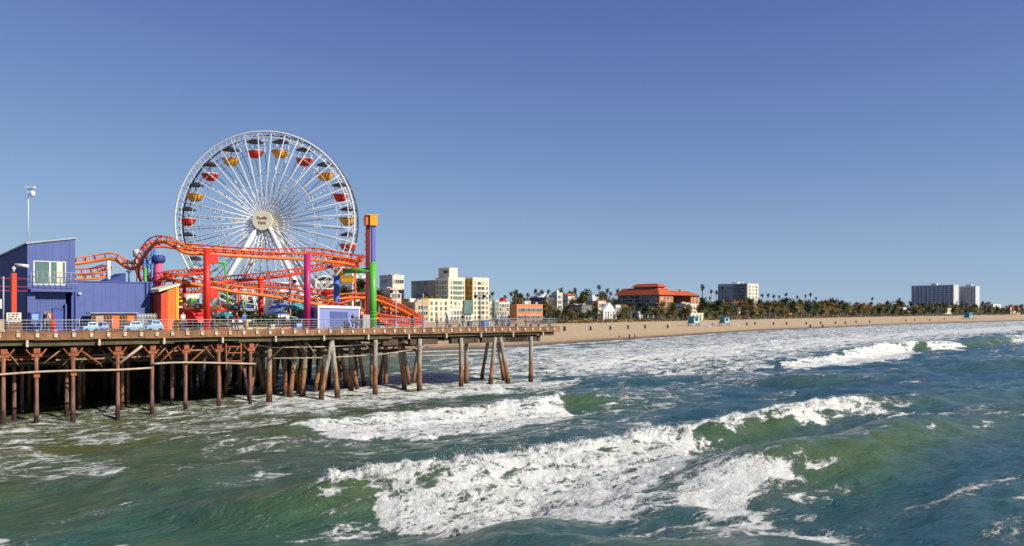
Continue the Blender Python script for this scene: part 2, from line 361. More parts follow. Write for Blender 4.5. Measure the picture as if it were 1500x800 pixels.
    # ---- foam regions; vertices are (px, py[, z])
    polys = [
        ([(405, 703, .9), (430, 691, 1.3), (520, 682, 1.4), (640, 672, 1.4), (760, 658, 1.3), (900, 638, 1.3), (1000, 626, 1.3), (1064, 613, 1.4), (1066, 624, 1.0), (1000, 642, 1.0), (900, 658, 1.0), (760, 680, 1.0), (640, 696, 1.0), (520, 706, 1.0), (430, 707, .8)], 1.15, .7),
        ([(400, 706, .8), (430, 693, 1.3), (520, 684, 1.4), (640, 674, 1.4), (760, 660, 1.3), (900, 640, 1.3), (1000, 628, 1.3), (1062, 616, 1.4), (1075, 622, 1.0), (1030, 648, .6), (985, 672, .4), (1010, 690), (1000, 730), (950, 750), (900, 758), (800, 766), (740, 772), (640, 774), (570, 764), (535, 742), (505, 722, .6), (450, 710, .9)], .93, 2.4),
        ([(960, 668), (1010, 684, .3), (1070, 684, .6), (1125, 700, .3), (1165, 735), (1215, 776), (1185, 790), (1100, 778), (1020, 768), (930, 776), (850, 785), (780, 792), (790, 760), (930, 720)], .80, 2.4),
        ([(410, 632), (430, 616, .6), (520, 603, .8), (640, 595, .8), (760, 584, .9), (822, 575, 1.1), (835, 590, .7), (838, 606), (800, 618), (740, 634), (600, 638), (480, 640)], .92, 1.6),
        ([(1130, 531, .4), (1200, 520, .9), (1270, 505, 1.6), (1310, 497, 1.9), (1345, 500, 1.6), (1345, 518), (1290, 532), (1230, 534), (1160, 541)], 1.0, 3),
        ([(1345, 499, 1.7), (1380, 497, 1.7), (1412, 500, 1.3), (1410, 508, .8), (1370, 506, 1)], .9, 2.5),
        ([(1470, 491, 1.6), (1500, 487, 1.7), (1550, 484, 1.6), (1540, 492, .8), (1490, 497, .8)], .7, 2.5),
        ([(1105, 610, 1.4), (1200, 590, 1.35), (1252, 589, 1.1), (1292, 606, .5), (1268, 616, .2), (1235, 612, .5), (1200, 622, .5), (1160, 622, .6), (1130, 618, 1.0)], .86, 1.0),
        ([(1045, 616, 1.4), (1085, 609, 1.4), (1130, 601, 1.4), (1150, 606, 1.2), (1110, 616, 1.2), (1075, 622, 1.1), (1050, 630, 1.0)], .95, .9),
        ([(1240, 640, 1.2), (1275, 628, 1.3), (1335, 616, 1.2), (1332, 622, 1.0), (1270, 644, .8), (1246, 650, .8)], .62, .7),
        ([(1350, 620, 1.0), (1366, 612, 1.0), (1375, 636, .5), (1352, 636, .6)], .6, .7),
        ([(640, 562), (760, 552), (900, 553), (1000, 548), (1130, 541), (1180, 528), (1330, 505), (1500, 488), (1620, 478), (1620, 467), (1500, 470), (1300, 476), (1100, 486), (950, 496), (800, 510), (640, 524)], .66, 9),
        ([(780, 530), (1000, 507), (1200, 494), (1350, 484), (1550, 474), (1550, 481), (1350, 493), (1150, 515), (1000, 532), (820, 548)], .82, 7),
        ([(-100, 622), (0, 612), (200, 590), (400, 566), (640, 552), (760, 556), (905, 566), (870, 574), (820, 576), (640, 594), (520, 602), (430, 616), (330, 640), (0, 655), (-100, 655)], .47, 3),
        ([(330, 575), (640, 545), (860, 560), (760, 582), (620, 594), (500, 600), (400, 606)], .70, 2.5),
        ([(-60, 655), (60, 650), (150, 655), (200, 690), (215, 715), (60, 708), (-60, 690)], .52, 2.5),
        ([(205, 640), (320, 640), (420, 640), (560, 645), (560, 660), (320, 665)], .40, 2.5),
        ([(230, 690), (400, 680), (430, 700), (400, 712), (260, 716), (200, 705)], .42, 2),
        ([(-40, 765), (20, 762), (45, 790), (-40, 800)], .5, 1),
        ([(880, 560), (1010, 560), (1080, 590), (960, 612), (850, 612), (840, 590)], .42, 4),
        ([(1080, 535), (1180, 545), (1100, 565), (960, 566), (980, 548)], .45, 4),
        ([(900, 655, .8), (1000, 640, .8), (1060, 650, .4), (1090, 680), (1190, 725), (1270, 792), (1150, 800), (900, 795), (700, 800), (480, 785), (460, 745), (520, 735), (640, 765), (900, 740)], .50, 3),
        ([(800, 618), (860, 612), (980, 604), (1000, 618), (840, 640), (700, 648), (560, 652), (440, 648), (430, 638), (600, 636)], .42, 2),
        ([(1470, 675), (1520, 672), (1560, 720), (1500, 715)], .55, 1.2),
        ([(430, 760), (560, 780), (700, 800), (560, 810), (380, 800)], .34, 2),
    ]
    wx = (fbm(X / 2.2, Y / 2.2, 4, 31) - .5); 
    wA = fbm(A / 7, B / 1.6, 4, 41) - .5
    strk = fbm(A / 5.5 + wob, B / 1.3, 5, 61, .6)
    for P, st, soft in polys:
        Q = [at(*p) for p in P]
        d = sd_poly(X, Y, Q)
        v = np.clip((d + (wx * 1.5 + wA * 1.9 * (.45 if st >= 1 else .6 if st > .9 else 1)) * soft * 1.15) / soft + .35, 0, 1)
        v = v * v * (3 - 2 * v)
        foam = np.maximum(foam, v * st * np.clip((.75 if st > .9 else .62) + .62 * strk, 0, 1.12))
    # surf lines parallel to the beach and the swash edge
    shl = np.exp(-((sdst - 3 - wob * 2.5) / 2.2) ** 2) * .8
    foam = np.maximum(foam, shl)
    for off, st in ((16, .8), (30, .85), (46, .75)):
        ww = (fbm(A / 40, B / 40, 3, int(off)) - .5) * 26
        foam = np.maximum(foam, np.exp(-((sdst - off - ww) / 3.5) ** 2) * st * np.clip(1.4 * fbm(A / 30, B / 60, 2, 5 + int(off)), 0, 1) * (Y > 150))
    foam = np.maximum(foam, (np.clip(fbm(A / 9, B / 2.2, 4, 77) - .56, 0, 1) * 2.2).clip(0, .40))
    lum = fbm(X / .9, Y / .9, 4, 55, .6)
    rag = fbm(X / .35, Y / .35, 3, 56, .6)
    big = np.clip(foam - .6, 0, .4) / .4
    H = H * calm + chop * (calm * .85 + .15) * (1 - .4 * big)
    H += big * ((lum - .42) * .40 + (rag - .5) * .08) * np.clip(1.2 - Y / 200, .35, 1)
    H += lump * np.clip(foam, 0, 1) * (np.clip(rag - .45, 0, 1) * .35 + (lum - .4) * .30)
    H += np.clip(foam, 0, .6) * (fbm(X / 1.2, Y / 1.2, 3, 58) - .5) * .12
    # forward lean of the steep crests
    lean = np.clip(H - .4, 0, 2) ** 1.2 * .45
    X2 = X + .6 * lean; Y2 = Y - .8 * lean
    H = np.where(sdst < 0, np.minimum(H * .2, .02) + np.clip(sdst * .05, -1.2, 0), H)
    me = bpy.data.meshes.new('water')
    co = np.stack([X2, Y2, H], 1)
    Z = -1.4; far = np.array([(-9000, -4000, Z), (9000, -4000, Z), (9000, 9000, Z), (-9000, 9000, Z)])
    nv = len(co); co = np.concatenate([co, far])
    i = np.arange(NY - 1)[:, None] * NU + np.arange(NU - 1)[None, :]; i = i.ravel()
    keep = ~((sdst[i] < -25))
    i = i[keep]
    quads = np.stack([i, i + 1, i + NU + 1, i + NU], 1)
    quads = np.concatenate([quads, [[nv, nv + 1, nv + 2, nv + 3]]]).astype(np.int32)
    me.vertices.add(len(co)); me.vertices.foreach_set('co', co.ravel().astype(np.float32))
    me.loops.add(quads.size); me.loops.foreach_set('vertex_index', quads.ravel())
    me.polygons.add(len(quads)); me.polygons.foreach_set('loop_start', np.arange(0, quads.size, 4, dtype=np.int32))
    me.polygons.foreach_set('use_smooth', np.ones(len(quads), bool))
    me.update(calc_edges=True)
    # sediment: greenish/olive near the pier and over the shallows
    sand = np.exp(-np.clip(B + 60 + wob * 5, 0, 200) / 15) * np.clip((12 - X) / 40, 0, 1) + .8 * np.exp(-np.clip(sdst, 0, 999) / 22)
    sand = np.clip(sand + (fbm(A / 12, B / 4, 3, 91) - .5) * .5 * np.clip((25 - X) / 50, 0, 1), 0, 1)
    green = np.clip((14 - X) / 34, 0, 1) * np.clip(.55 + 1.1 * (fbm(A / 9, B / 3, 3, 93) - .3), 0, 1)
    for nm, v in (('green', green), ('foam', foam), ('crest', np.clip(face, 0, 1.6)), ('sand', sand)):
        at_ = me.attributes.new(nm, 'FLOAT', 'POINT'); at_.data.foreach_set('value', np.concatenate([v, np.zeros(4)]).astype(np.float32))
    # material
    m, n, b = newmat('sea_water'); L = n.links.new
    def attr(nm): a = N(n, 'ShaderNodeAttribute'); a.attribute_name = nm; return a.outputs['Fac']
    def math_(op, a, b_=None, c=None, clamp=False):
        x = N(n, 'ShaderNodeMath', operation=op, use_clamp=clamp)
        for k, v in enumerate((a, b_, c)):
            if v is None: continue
            if isinstance(v, (int, float)): x.inputs[k].default_value = v
            else: L(v, x.inputs[k])
        return x.outputs[0]
    tc = N(n, 'ShaderNodeTexCoord')
    mp = N(n, 'ShaderNodeMapping'); mp.vector_type = 'TEXTURE'; mp.inputs['Rotation'].default_value = (0, 0, math.atan2(.6, .8)); L(tc.outputs['Object'], mp.inputs[0])
    def noise(scale, det=6, ro=.6, st=(1, 1, 1), vec=None, dist=0):
        z = N(n, 'ShaderNodeTexNoise'); z.inputs['Scale'].default_value = scale; z.inputs['Detail'].default_value = det; z.inputs['Roughness'].default_value = ro; z.inputs['Distortion'].default_value = dist
        q = N(n, 'ShaderNodeMapping'); q.inputs['Scale'].default_value = st; L(vec or mp.outputs[0], q.inputs[0]); L(q.outputs[0], z.inputs['Vector']); return z
    # warped coordinates for lace
    wn = noise(.9, 4, .6); sub = N(n, 'ShaderNodeVectorMath', operation='MULTIPLY_ADD'); L(wn.outputs['Color'], sub.inputs[0]); sub.inputs[1].default_value = (1.6, 1.6, 0); L(mp.outputs[0], sub.inputs[2])
    def vor(scale, st):
        v = N(n, 'ShaderNodeTexVoronoi'); v.feature = 'DISTANCE_TO_EDGE'; v.inputs['Scale'].default_value = scale
        q = N(n, 'ShaderNodeMapping'); q.inputs['Scale'].default_value = st; L(sub.outputs[0], q.inputs[0]); L(q.outputs[0], v.inputs['Vector']); return v.outputs['Distance']
    v1 = vor(1.5, (.45, 1, 1)); v2 = vor(4.5, (.55, 1, 1))
    l1 = math_('SUBTRACT', 1.0, math_('MULTIPLY', v1, 5.0, clamp=True)); l2 = math_('SUBTRACT', 1.0, math_('MULTIPLY', v2, 4.0, clamp=True))
    lace = math_('MAXIMUM', l1, math_('MULTIPLY', l2, .75))
    st1 = noise(1.3, 8, .65, (.28, 1, 1), dist=.6).outputs[0]; st2 = noise(6, 5, .65, (.5, 1, 1)).outputs[0]
    f = attr('foam')
    # mask = smoothstep on f + patterns
    pat = math_('ADD', math_('MULTIPLY', math_('SUBTRACT', st1, .5), 1.9), math_('MULTIPLY', math_('SUBTRACT', lace, .45), .34))
    pat = math_('ADD', pat, math_('MULTIPLY', math_('SUBTRACT', st2, .5), .55))
    raw = math_('ADD', math_('MINIMUM', math_('MULTIPLY', f, 1.28), 1.0), math_('MULTIPLY', pat, 1.3))
    mr = N(n, 'ShaderNodeMapRange', interpolation_type='SMOOTHSTEP'); mr.inputs[1].default_value = .52; mr.inputs[2].default_value = .98; L(raw, mr.inputs[0])
    gate = math_('MULTIPLY', f, 7.0, clamp=True)
    mask = math_('MULTIPLY', mr.outputs[0], gate)
    # water colour
    def mixc(fac, a, b_):
        x = N(n, 'ShaderNodeMix', data_type='RGBA')
        if isinstance(fac, (int, float)): x.inputs[0].default_value = fac
        else: L(fac, x.inputs[0])
        for k, v in ((6, a), (7, b_)):
            if isinstance(v, tuple): x.inputs[k].default_value = v + (1,)
            else: L(v, x.inputs[k])
        return x.outputs[2]
    big_ = noise(.045, 4, .6, (.5, 1, 1)).outputs[0]
    deep = mixc(math_('MULTIPLY', math_('SUBTRACT', big_, .35), 2.6, clamp=True), (.016, .070, .108), (.026, .100, .092))
    deep = mixc(math_('MULTIPLY', attr('green'), .9, clamp=True), deep, (.040, .112, .050))
    g = mixc(math_('MULTIPLY', attr('crest'), .55, clamp=True), deep, (.080, .135, .042))  # green light through thin wave faces is put into the base colour
    c3 = mixc(math_('MULTIPLY', attr('sand'), .85, clamp=True), g, (.110, .112, .026))
    thin = math_('MULTIPLY', f, .45, clamp=True)
    c4 = mixc(thin, c3, (.13, .19, .14))
    fv = noise(1.7, 9, .72, (.5, 1, 1), dist=.8).outputs[0]
    fc = mixc(math_('MULTIPLY', math_('SUBTRACT', fv, .33), 4.0, clamp=True), (.54, .59, .50), (.95, .94, .88))
    L(mixc(mask, c4, fc), b.inputs['Base Color'])
    L(math_('ADD', math_('MULTIPLY', mask, .6), .12), b.inputs['Roughness'])
    b.inputs['IOR'].default_value = 1.333; b.inputs['Specular IOR Level'].default_value = .5
    # bump
    w1 = noise(1.5, 8, .66, (.30, 1, 1), dist=.4).outputs[0]; w2 = noise(7, 4, .55, (.55, 1, 1)).outputs[0]
    hw = math_('ADD', math_('MULTIPLY', w1, .60), math_('MULTIPLY', w2, .09))
    f1 = noise(5, 8, .75).outputs[0]
    hf = math_('ADD', math_('MULTIPLY', f1, .22), math_('MULTIPLY', mask, .06))
    hh = N(n, 'ShaderNodeMix', data_type='FLOAT'); L(mask, hh.inputs[0]); L(hw, hh.inputs[2]); L(hf, hh.inputs[3])
    bp = N(n, 'ShaderNodeBump'); bp.inputs['Strength'].default_value = 1; bp.inputs['Distance'].default_value = 1.0; L(hh.outputs[0], bp.inputs['Height']); L(bp.outputs[0], b.inputs['Normal'])
    me.materials.append(m)
    o = bpy.data.objects.new('water', me); COL.objects.link(o); struct(o)
    rs = np.random.RandomState(4); wgt = lump * np.clip(foam, 0, 1) ** 2 * (Y < 130) * (Y ** .9) * (rag > .52)
    wgt = wgt / wgt.sum(); n_ = 8000; pk = rs.choice(len(wgt), n_, p=wgt)
    cl = fbm(X[pk] / 1.1, Y[pk] / 1.1, 2, 88); hgt = rs.exponential(.16, n_) * np.clip(cl * 2.6 - .7, .1, 1.6)
    c = np.stack([X2[pk] + rs.normal(0, .08, n_), Y2[pk] + rs.normal(0, .08, n_) , H[pk] + hgt], 1)
    r_ = rs.uniform(.008, .032, n_) * np.exp(-hgt * 1.2)
    T = rs.normal(0, 1, (n_, 4, 3)); T /= np.linalg.norm(T, axis=2)[:, :, None]
    V = (c[:, None, :] + T * r_[:, None, None]).reshape(-1, 3); k = np.arange(n_)[:, None] * 4
    F = np.concatenate([k + [0, 1, 2], k + [0, 2, 3], k + [0, 3, 1], k + [1, 3, 2]], 0)
    ms = bpy.data.meshes.new('sea_spray'); ms.from_pydata(V.tolist(), [], F.tolist()); ms.materials.append(mat('spray_white', (.9, .9, .88), .6, var=.02))
    o = bpy.data.objects.new('sea_spray', ms); COL.objects.link(o); struct(o, 'stuff'); tag(o, 'fine white spray thrown up along the breaking wave crests', 'spray')
water()

# ============================================================ BEACH AND LAND
def seq_interp(P, n):
    P = np.array(P, float); out = []
    for a in range(len(P) - 1):
        for t in np.linspace(0, 1, n, endpoint=False): out.append(P[a] * (1 - t) + P[a + 1] * t)
    out.append(P[-1]); return np.array(out)
def ground():
    S = seq_interp(SHORE, 24); Bk = seq_interp(BACK, 24)
    for _ in range(3):
        S[1:-1] = (S[:-2] + 2 * S[1:-1] + S[2:]) / 4; Bk[1:-1] = (Bk[:-2] + 2 * Bk[1:-1] + Bk[2:]) / 4
    prof = [(-.5, None, -3), (-.12, None, -.9), (0, None, -.05), (.03, None, .25), (.08, None, .7), (.15, None, 1.3), (.25, None, 1.8), (.4, None, 2.1), (.55, None, 2.4), (.7, None, 2.6), (.85, None, 2.8), (1.0, None, 3.0), (1, 15, 3.1), (1, 60, 4), (1, 160, 8), (1, 420, 12), (1, 1200, 14), (1, 4200, 16), (1, 9000, 16)]
    vs = []
    dirs = Bk - S; dirs /= np.linalg.norm(dirs, axis=1)[:, None]
    for t, d, z in prof:
        for k in range(len(S)):
            p = S[k] * (1 - t) + Bk[k] * t if d is None else Bk[k] + dirs[k] * d
            zz = z
            vs.append((p[0], p[1], zz))
    nS = len(S); fs = []
    for i in range(len(prof) - 1):
        for k in range(nS - 1): fs.append((i * nS + k, i * nS + k + 1, (i + 1) * nS + k + 1, (i + 1) * nS + k))
    me = bpy.data.meshes.new('beach'); me.from_pydata(vs, [], fs); me.polygons.foreach_set('use_smooth', [True] * len(fs))
    m, n, b = newmat('beach_sand'); L = n.links.new
    geo = N(n, 'ShaderNodeNewGeometry'); sx = N(n, 'ShaderNodeSeparateXYZ'); L(geo.outputs['Position'], sx.inputs[0])
    nz = N(n, 'ShaderNodeTexNoise'); nz.inputs['Scale'].default_value = .06; nz.inputs['Detail'].default_value = 8; nz.inputs['Roughness'].default_value = .7; L(geo.outputs['Position'], nz.inputs['Vector'])
    ad = N(n, 'ShaderNodeMath', operation='MULTIPLY_ADD'); L(nz.outputs[0], ad.inputs[0]); ad.inputs[1].default_value = .5; L(sx.outputs[2], ad.inputs[2])
    cr = N(n, 'ShaderNodeValToRGB'); e = cr.color_ramp.elements
    mrr = N(n, 'ShaderNodeMapRange'); mrr.inputs[1].default_value = 0; mrr.inputs[2].default_value = 6; L(ad.outputs[0], mrr.inputs[0]); L(mrr.outputs[0], cr.inputs[0])
    e[0].position = .06; e[0].color = (.15, .105, .07, 1); e[1].position = .14; e[1].color = (.50, .35, .19, 1)
    for p_, c_ in ((.30, (.59, .43, .245, 1)), (.50, (.62, .46, .265, 1)), (.60, (.52, .39, .25, 1)), (.66, (.07, .07, .035, 1)), (1, (.06, .06, .03, 1))):
        q = e.new(p_); q.color = c_
    n2 = N(n, 'ShaderNodeTexNoise'); n2.inputs['Scale'].default_value = .8; n2.inputs['Detail'].default_value = 6; L(geo.outputs['Position'], n2.inputs['Vector'])
    mx = N(n, 'ShaderNodeMix', data_type='RGBA', blend_type='MULTIPLY'); mx.inputs[0].default_value = .5; L(cr.outputs[0], mx.inputs[6])
    c2 = N(n, 'ShaderNodeValToRGB'); c2.color_ramp.elements[0].position = .3; c2.color_ramp.elements[1].position = .6; c2.color_ramp.elements[0].color = (.62, .6, .58, 1); L(n2.outputs[0], c2.inputs[0]); L(c2.outputs[0], mx.inputs[7])
    L(mx.outputs[2], b.inputs['Base Color']); b.inputs['Roughness'].default_value = .85
    n4 = N(n, 'ShaderNodeTexNoise'); n4.inputs['Scale'].default_value = .5; n4.inputs['Detail'].default_value = 5; L(geo.outputs['Position'], n4.inputs['Vector'])
    bp = N(n, 'ShaderNodeBump'); bp.inputs['Distance'].default_value = .6; bp.inputs['Strength'].default_value = .6; L(n4.outputs[0], bp.inputs['Height']); L(bp.outputs[0], b.inputs['Normal'])
    me.materials.append(m); o = bpy.data.objects.new('beach', me); COL.objects.link(o); struct(o)
ground()
# ============================================================ PIER
S0, S1, SE, SW = -60.0, 41.0, 58.5, 10.0       # ends along the edge, narrow tail beyond S1
PW = 125.0
def zs(s, w_=0): return zd(s)
def slab(s0, s1, w0, w1, dz0, dz1, mb):
    vs = []
    for s_, w_ in ((s0, w0), (s1, w0), (s1, w1), (s0, w1)):
        x, y = pp(s_, w_); vs.append((x, y, zd(s_) + dz0))
    for s_, w_ in ((s0, w0), (s1, w0), (s1, w1), (s0, w1)):
        x, y = pp(s_, w_); vs.append((x, y, zd(s_) + dz1))
    mb.add(vs, [(3, 2, 1, 0), (4, 5, 6, 7), (0, 1, 5, 4), (1, 2, 6, 5), (2, 3, 7, 6), (3, 0, 4, 7)])
def pier():
    px0, py0 = pp(10, 0)
    pr = thing('pier', 'long timber amusement pier on rusty and grey piles above the surf', 'pier', (px0, py0, 0))
    # planks: individual boards along the visible front strip, slab behind
    mb = MB(); s_ = S0
    while s_ < SE:
        ww = .28; j = random.uniform(-.012, .012)
        slab(s_, s_ + ww - .015, -.35 + random.uniform(-.04, .04), (6.0 if s_ < S1 else SW), -.10, j, mb); s_ += ww
    mb.build('deck_planks', M['deckw'], pr)
    mb = MB(); slab(S0, S1, 6.0, PW, -.3, -.004, mb); mb.build('deck', M['deckw'], pr)
    # stained edge boards
    mb = MB(); s_ = S0
    while s_ < SE - .1:
        e = min(s_ + random.uniform(3.6, 4.4), SE); slab(s_ + .015, e - .015, -.52, -.36, -.46 + random.uniform(-.02, .02), .10 + random.uniform(-.02, .03), mb)
        slab(s_ + .015, e - .015, -.56, -.30, .105, .20 + random.uniform(-.01, .01), mb); s_ = e
    slab(SE + .005, SE + .16, -.50, SW, -.46, .10, mb)
    mb.build('edge_board', M['fascia'], pr)
    # lower olive joist band
    mb = MB(); s_ = S0
    while s_ < SE - 1:
        e = min(s_ + random.uniform(5, 6), SE - .6); slab(s_ + .02, e - .02, -.20, .08, -.86 + random.uniform(-.09, .09), -.475, mb); s_ = e
    mb.build('rim_joist', mat('olive_joist', (.10, .085, .045), .9, var=.4, scale=1, dirt=.5, bump=.3), pr)
    # pale bracket blocks on the edge board: small hardware, two rows
    k = 0; s_ = -6.5
    while s_ < SE - .3:
        b = MB(); x, y = pp(s_, -.58); b.box((x, y, zd(s_) - .10 + random.uniform(-.03, .03)), (.24, .10, .34), R(45 + random.uniform(-3, 3))); x, y = pp(s_, -.42); b.box((x, y, zd(s_) + .23), (.22, .30, .06), R(45)); b.build('bracket', M['bracket'], pr)
        if k % 4 == 0:
            b = MB(); x, y = pp(s_ + .6, -.55); b.box((x, y, zd(s_) - .72), (.16, .12, .5), R(45)); b.build('hanger', M['bracket'], pr)
        s_ += 1.28; k += 1
    # joists under the deck (one part of many hidden boards)
    mb = MB()
    for w_ in np.arange(.8, 40, 1.6): slab(S0, S1 if w_ > SW else SE - .5, w_, w_ + .22, -.62, -.31, mb)
    mb.build('joists', M['beamw'], pr)
    # piles: (px, w, lean_s, kind)
    npile = [0]
    def pile(x, y, z1, m, r=.2, lean=(0, 0), collar=True):
        npile[0] += 1
        b = MB(); n_ = 7; pts = []; rs = []
        bend = random.uniform(-.05, .05)
        for i in range(n_):
            t = i / (n_ - 1); z = -2.2 + (z1 + 2.2) * t
            f = 1 - max(0, z) / z1
            pts.append((x + lean[0] * f + bend * math.sin(3 * t), y + lean[1] * f, z)); rs.append(r * (1.12 - .14 * t) * random.uniform(.95, 1.05) * (1.12 if z < 1.2 else 1))
        b.tube(pts, rs, 12)
        return b.build('pile', m, pr)
    # pile colour: rust/wood with a dark wet foot and orange splash band (height based marine growth)
    def pilemat(name, top, mid, foot):
        m, n, b = newmat(name); L = n.links.new
        g = N(n, 'ShaderNodeNewGeometry'); sx = N(n, 'ShaderNodeSeparateXYZ'); L(g.outputs['Position'], sx.inputs[0])
        nz = N(n, 'ShaderNodeTexNoise'); nz.inputs['Scale'].default_value = 1.3; nz.inputs['Detail'].default_value = 7; nz.inputs['Roughness'].default_value = .7; L(g.outputs['Position'], nz.inputs['Vector'])
        ad = N(n, 'ShaderNodeMath', operation='MULTIPLY_ADD'); L(nz.outputs[0], ad.inputs[0]); ad.inputs[1].default_value = 2.6; L(sx.outputs[2], ad.inputs[2])
        mr = N(n, 'ShaderNodeMapRange'); mr.inputs[1].default_value = 0; mr.inputs[2].default_value = 8; L(ad.outputs[0], mr.inputs[0])
        cr = N(n, 'ShaderNodeValToRGB'); e = cr.color_ramp.elements; e[0].position = .21; e[0].color = foot + (1,); e[1].position = .29; e[1].color = mid + (1,)
        for p_, c_ in ((.44, mid), (.52, top), (1, tuple(min(1, c * 1.15) for c in top))): q = e.new(p_); q.color = c_ + (1,)
        L(mr.outputs[0], cr.inputs[0])
        n2 = N(n, 'ShaderNodeTexNoise'); n2.inputs['Scale'].default_value = 5; n2.inputs['Detail'].default_value = 8; n2.inputs['Roughness'].default_value = .7
        mp = N(n, 'ShaderNodeMapping'); mp.inputs['Scale'].default_value = (1, 1, .18); L(g.outputs['Position'], mp.inputs[0]); L(mp.outputs[0], n2.inputs['Vector'])
        c2 = N(n, 'ShaderNodeValToRGB'); c2.color_ramp.elements[0].position = .35; c2.color_ramp.elements[1].position = .62; c2.color_ramp.elements[0].color = (.25, .22, .2, 1); c2.color_ramp.elements[1].color = (1.15, 1.1, 1.05, 1); L(n2.outputs[0], c2.inputs[0])
        mx = N(n, 'ShaderNodeMix', data_type='RGBA', blend_type='MULTIPLY'); mx.inputs[0].default_value = .85; L(cr.outputs[0], mx.inputs[6]); L(c2.outputs[0], mx.inputs[7])
        L(mx.outputs[2], b.inputs['Base Color']); b.inputs['Roughness'].default_value = .85
        bp = N(n, 'ShaderNodeBump'); bp.inputs['Distance'].default_value = .05; bp.inputs['Strength'].default_value = .8; L(n2.outputs[0], bp.inputs['Height']); L(bp.outputs[0], b.inputs['Normal'])
        return m
    PR = pilemat('rust_pile', (.34, .15, .09), (.26, .14, .11), (.05, .02, .018))
    PG = pilemat('timber_pile', (.40, .37, .30), (.34, .17, .08), (.09, .04, .02))
    PB = pilemat('ochre_pile', (.36, .28, .18), (.34, .16, .07), (.08, .04, .02))
    sPS = [1.2, 3.4]
    for px in (-45, 5, 53, 107, 172, 223, 272, 320, 367):          # rusty steel row
        x, y, s_ = pw(px, 0); pile(x, y, zd(s_) - 1.75, PR, .15)
        b = MB(); x2, y2 = pp(s_, 0)
        b.box((x2, y2, zd(s_) - 1.62), (.72, .30, .26), R(45)); b.box((x2, y2, zd(s_) - 1.30), (.44, .44, .38), R(45)); b.tube([(x2 - .5, y2 - .5, zd(s_) - 1.15), (x2, y2, zd(s_) - 2.1), (x2 + .5, y2 + .5, zd(s_) - 1.15)], .06, 5); b.build('pile_cap', M['rust'], pr)
        if px in (53, 107): 
            b = MB(); x3, y3 = pp(s_ - .35, -.1); b.box((x2, y2, 3.55), (.42, .42, .5), R(45)); b.build('pipe_clamp', M['rust'], pr)
    for px, w_ in ((395, 1), (514, 2.8), (550, 0), (588, 2), (615, 0), (675, 0), (683, 1.8), (445, 2.5), (430, 3), (778, 0)):
        x, y, s_ = pw(px, w_); ln = {470: (-.7, -.25), 588: (.6, .3), 615: (0, 0), 430: (-.6, -.2), 445: (-.3, 0)}.get(px, (0, 0))
        pile(x - ln[0] * .5, y, zd(s_) - 1.0, PB if px in (395, 430, 588, 445) else PG, .235, ln)
    for pa, pb in ((486, 470), (486, 494), (725, 718), (733, 745), (728, 739)):   # batter pairs
        x, y, s_ = pw(pa, .15 if pb != 739 else 2.2); x2, y2, s2 = pw(pb, .15 if pb != 739 else 2.2)
        pile(x, y, zd(s_) - 1.0, PG, .225, (x2 - x, y2 - y))
    # dark cap beams under the edge
    for pxa, pxb in ((660, 700), (705, 770), (745, 790), (600, 640), (560, 582)):
        _, _, sa = pw(pxa, .3); _, _, sb = pw(pxb, .3); b = MB(); slab(sa, sb, .16, .62, -1.62, -.9, b); b.build('cap_beam', M['beamw'], pr)
    # rows of piles behind
    rnd = random.Random(3); cnt = 0
    for w_ in (4.2, 7.5, 11.5, 16, 21.5):
        s_ = -2 + w_ * .25 + rnd.uniform(0, 2); lim = SE - 3 if w_ < 9 else S1 - .5
        while s_ < lim:
            x, y = pp(s_ + rnd.uniform(-.5, .5), w_ + rnd.uniform(-.5, .5)); px = 750 + x / y * FPX
            st = rnd.uniform(3.4, 4.8) if s_ < 14 else rnd.uniform(1.7, 3.0)
            if s_ > 41 and w_ < 9 and rnd.random() < .75: s_ += st; continue
            if px > -40 and npile[0] < 99:
                ln = rnd.choice([(0, 0), (0, 0), (.9, .2), (-.9, -.2)]) if s_ > 16 else (0, 0)
                pile(x, y, zd(s_) - 1.0, PR if s_ < 18 and rnd.random() < .7 else rnd.choice([PG, PB]), .14 if s_ < 18 else .20, ln)
            s_ += st
    b = MB(); rnd = random.Random(17)     # the deep forest of piles under the middle of the deck
    for w_ in np.arange(22, 120, 4.5):
        for s_ in np.arange(-58 , 39, 3.4):
            x, y = pp(s_ + rnd.uniform(-1, 1), w_ + rnd.uniform(-1, 1))
            if y < 20: continue
            b.tube([(x + rnd.uniform(-.6, .6), y, -1.5), (x, y, zd(s_) - .7)], [.3, .26], 6)
    for w_ in np.arange(26, 120, 9): slab(-58, 39, w_, w_ + .3, -2.2, -1.5, b)
    o = b.build('far_piles', M['beamw'], pr); o['kind'] = 'stuff'
    # cross beams per bent
    for i, s_ in enumerate(np.arange(-23, S1, 2.9)):
        b = MB(); slab(s_ - .16, s_ + .16, .3, 42, -1.30, -.64, b); b.build('cross_beam', M['beamw'], pr)
    for s_ in np.arange(S1 + 1.5, SE - 1, 3.2):
        b = MB(); slab(s_ - .16, s_ + .16, .4, SW - .3, -1.30, -.64, b); b.build('cross_beam', M['beamw'], pr)
    # long walings below
    for w_, dz in ((3.2, -1.75), (3.4, -2.35), (6.2, -1.8), (6.4, -2.4), (10.5, -1.9), (15, -1.9), (20, -2), (27, -2)):
        b = MB(); slab(S0, S1 - 1, w_, w_ + .2, dz - .16, dz + .12, b); b.build('waling', M['beamw'], pr)
    # diagonal braces
    rnd = random.Random(8)
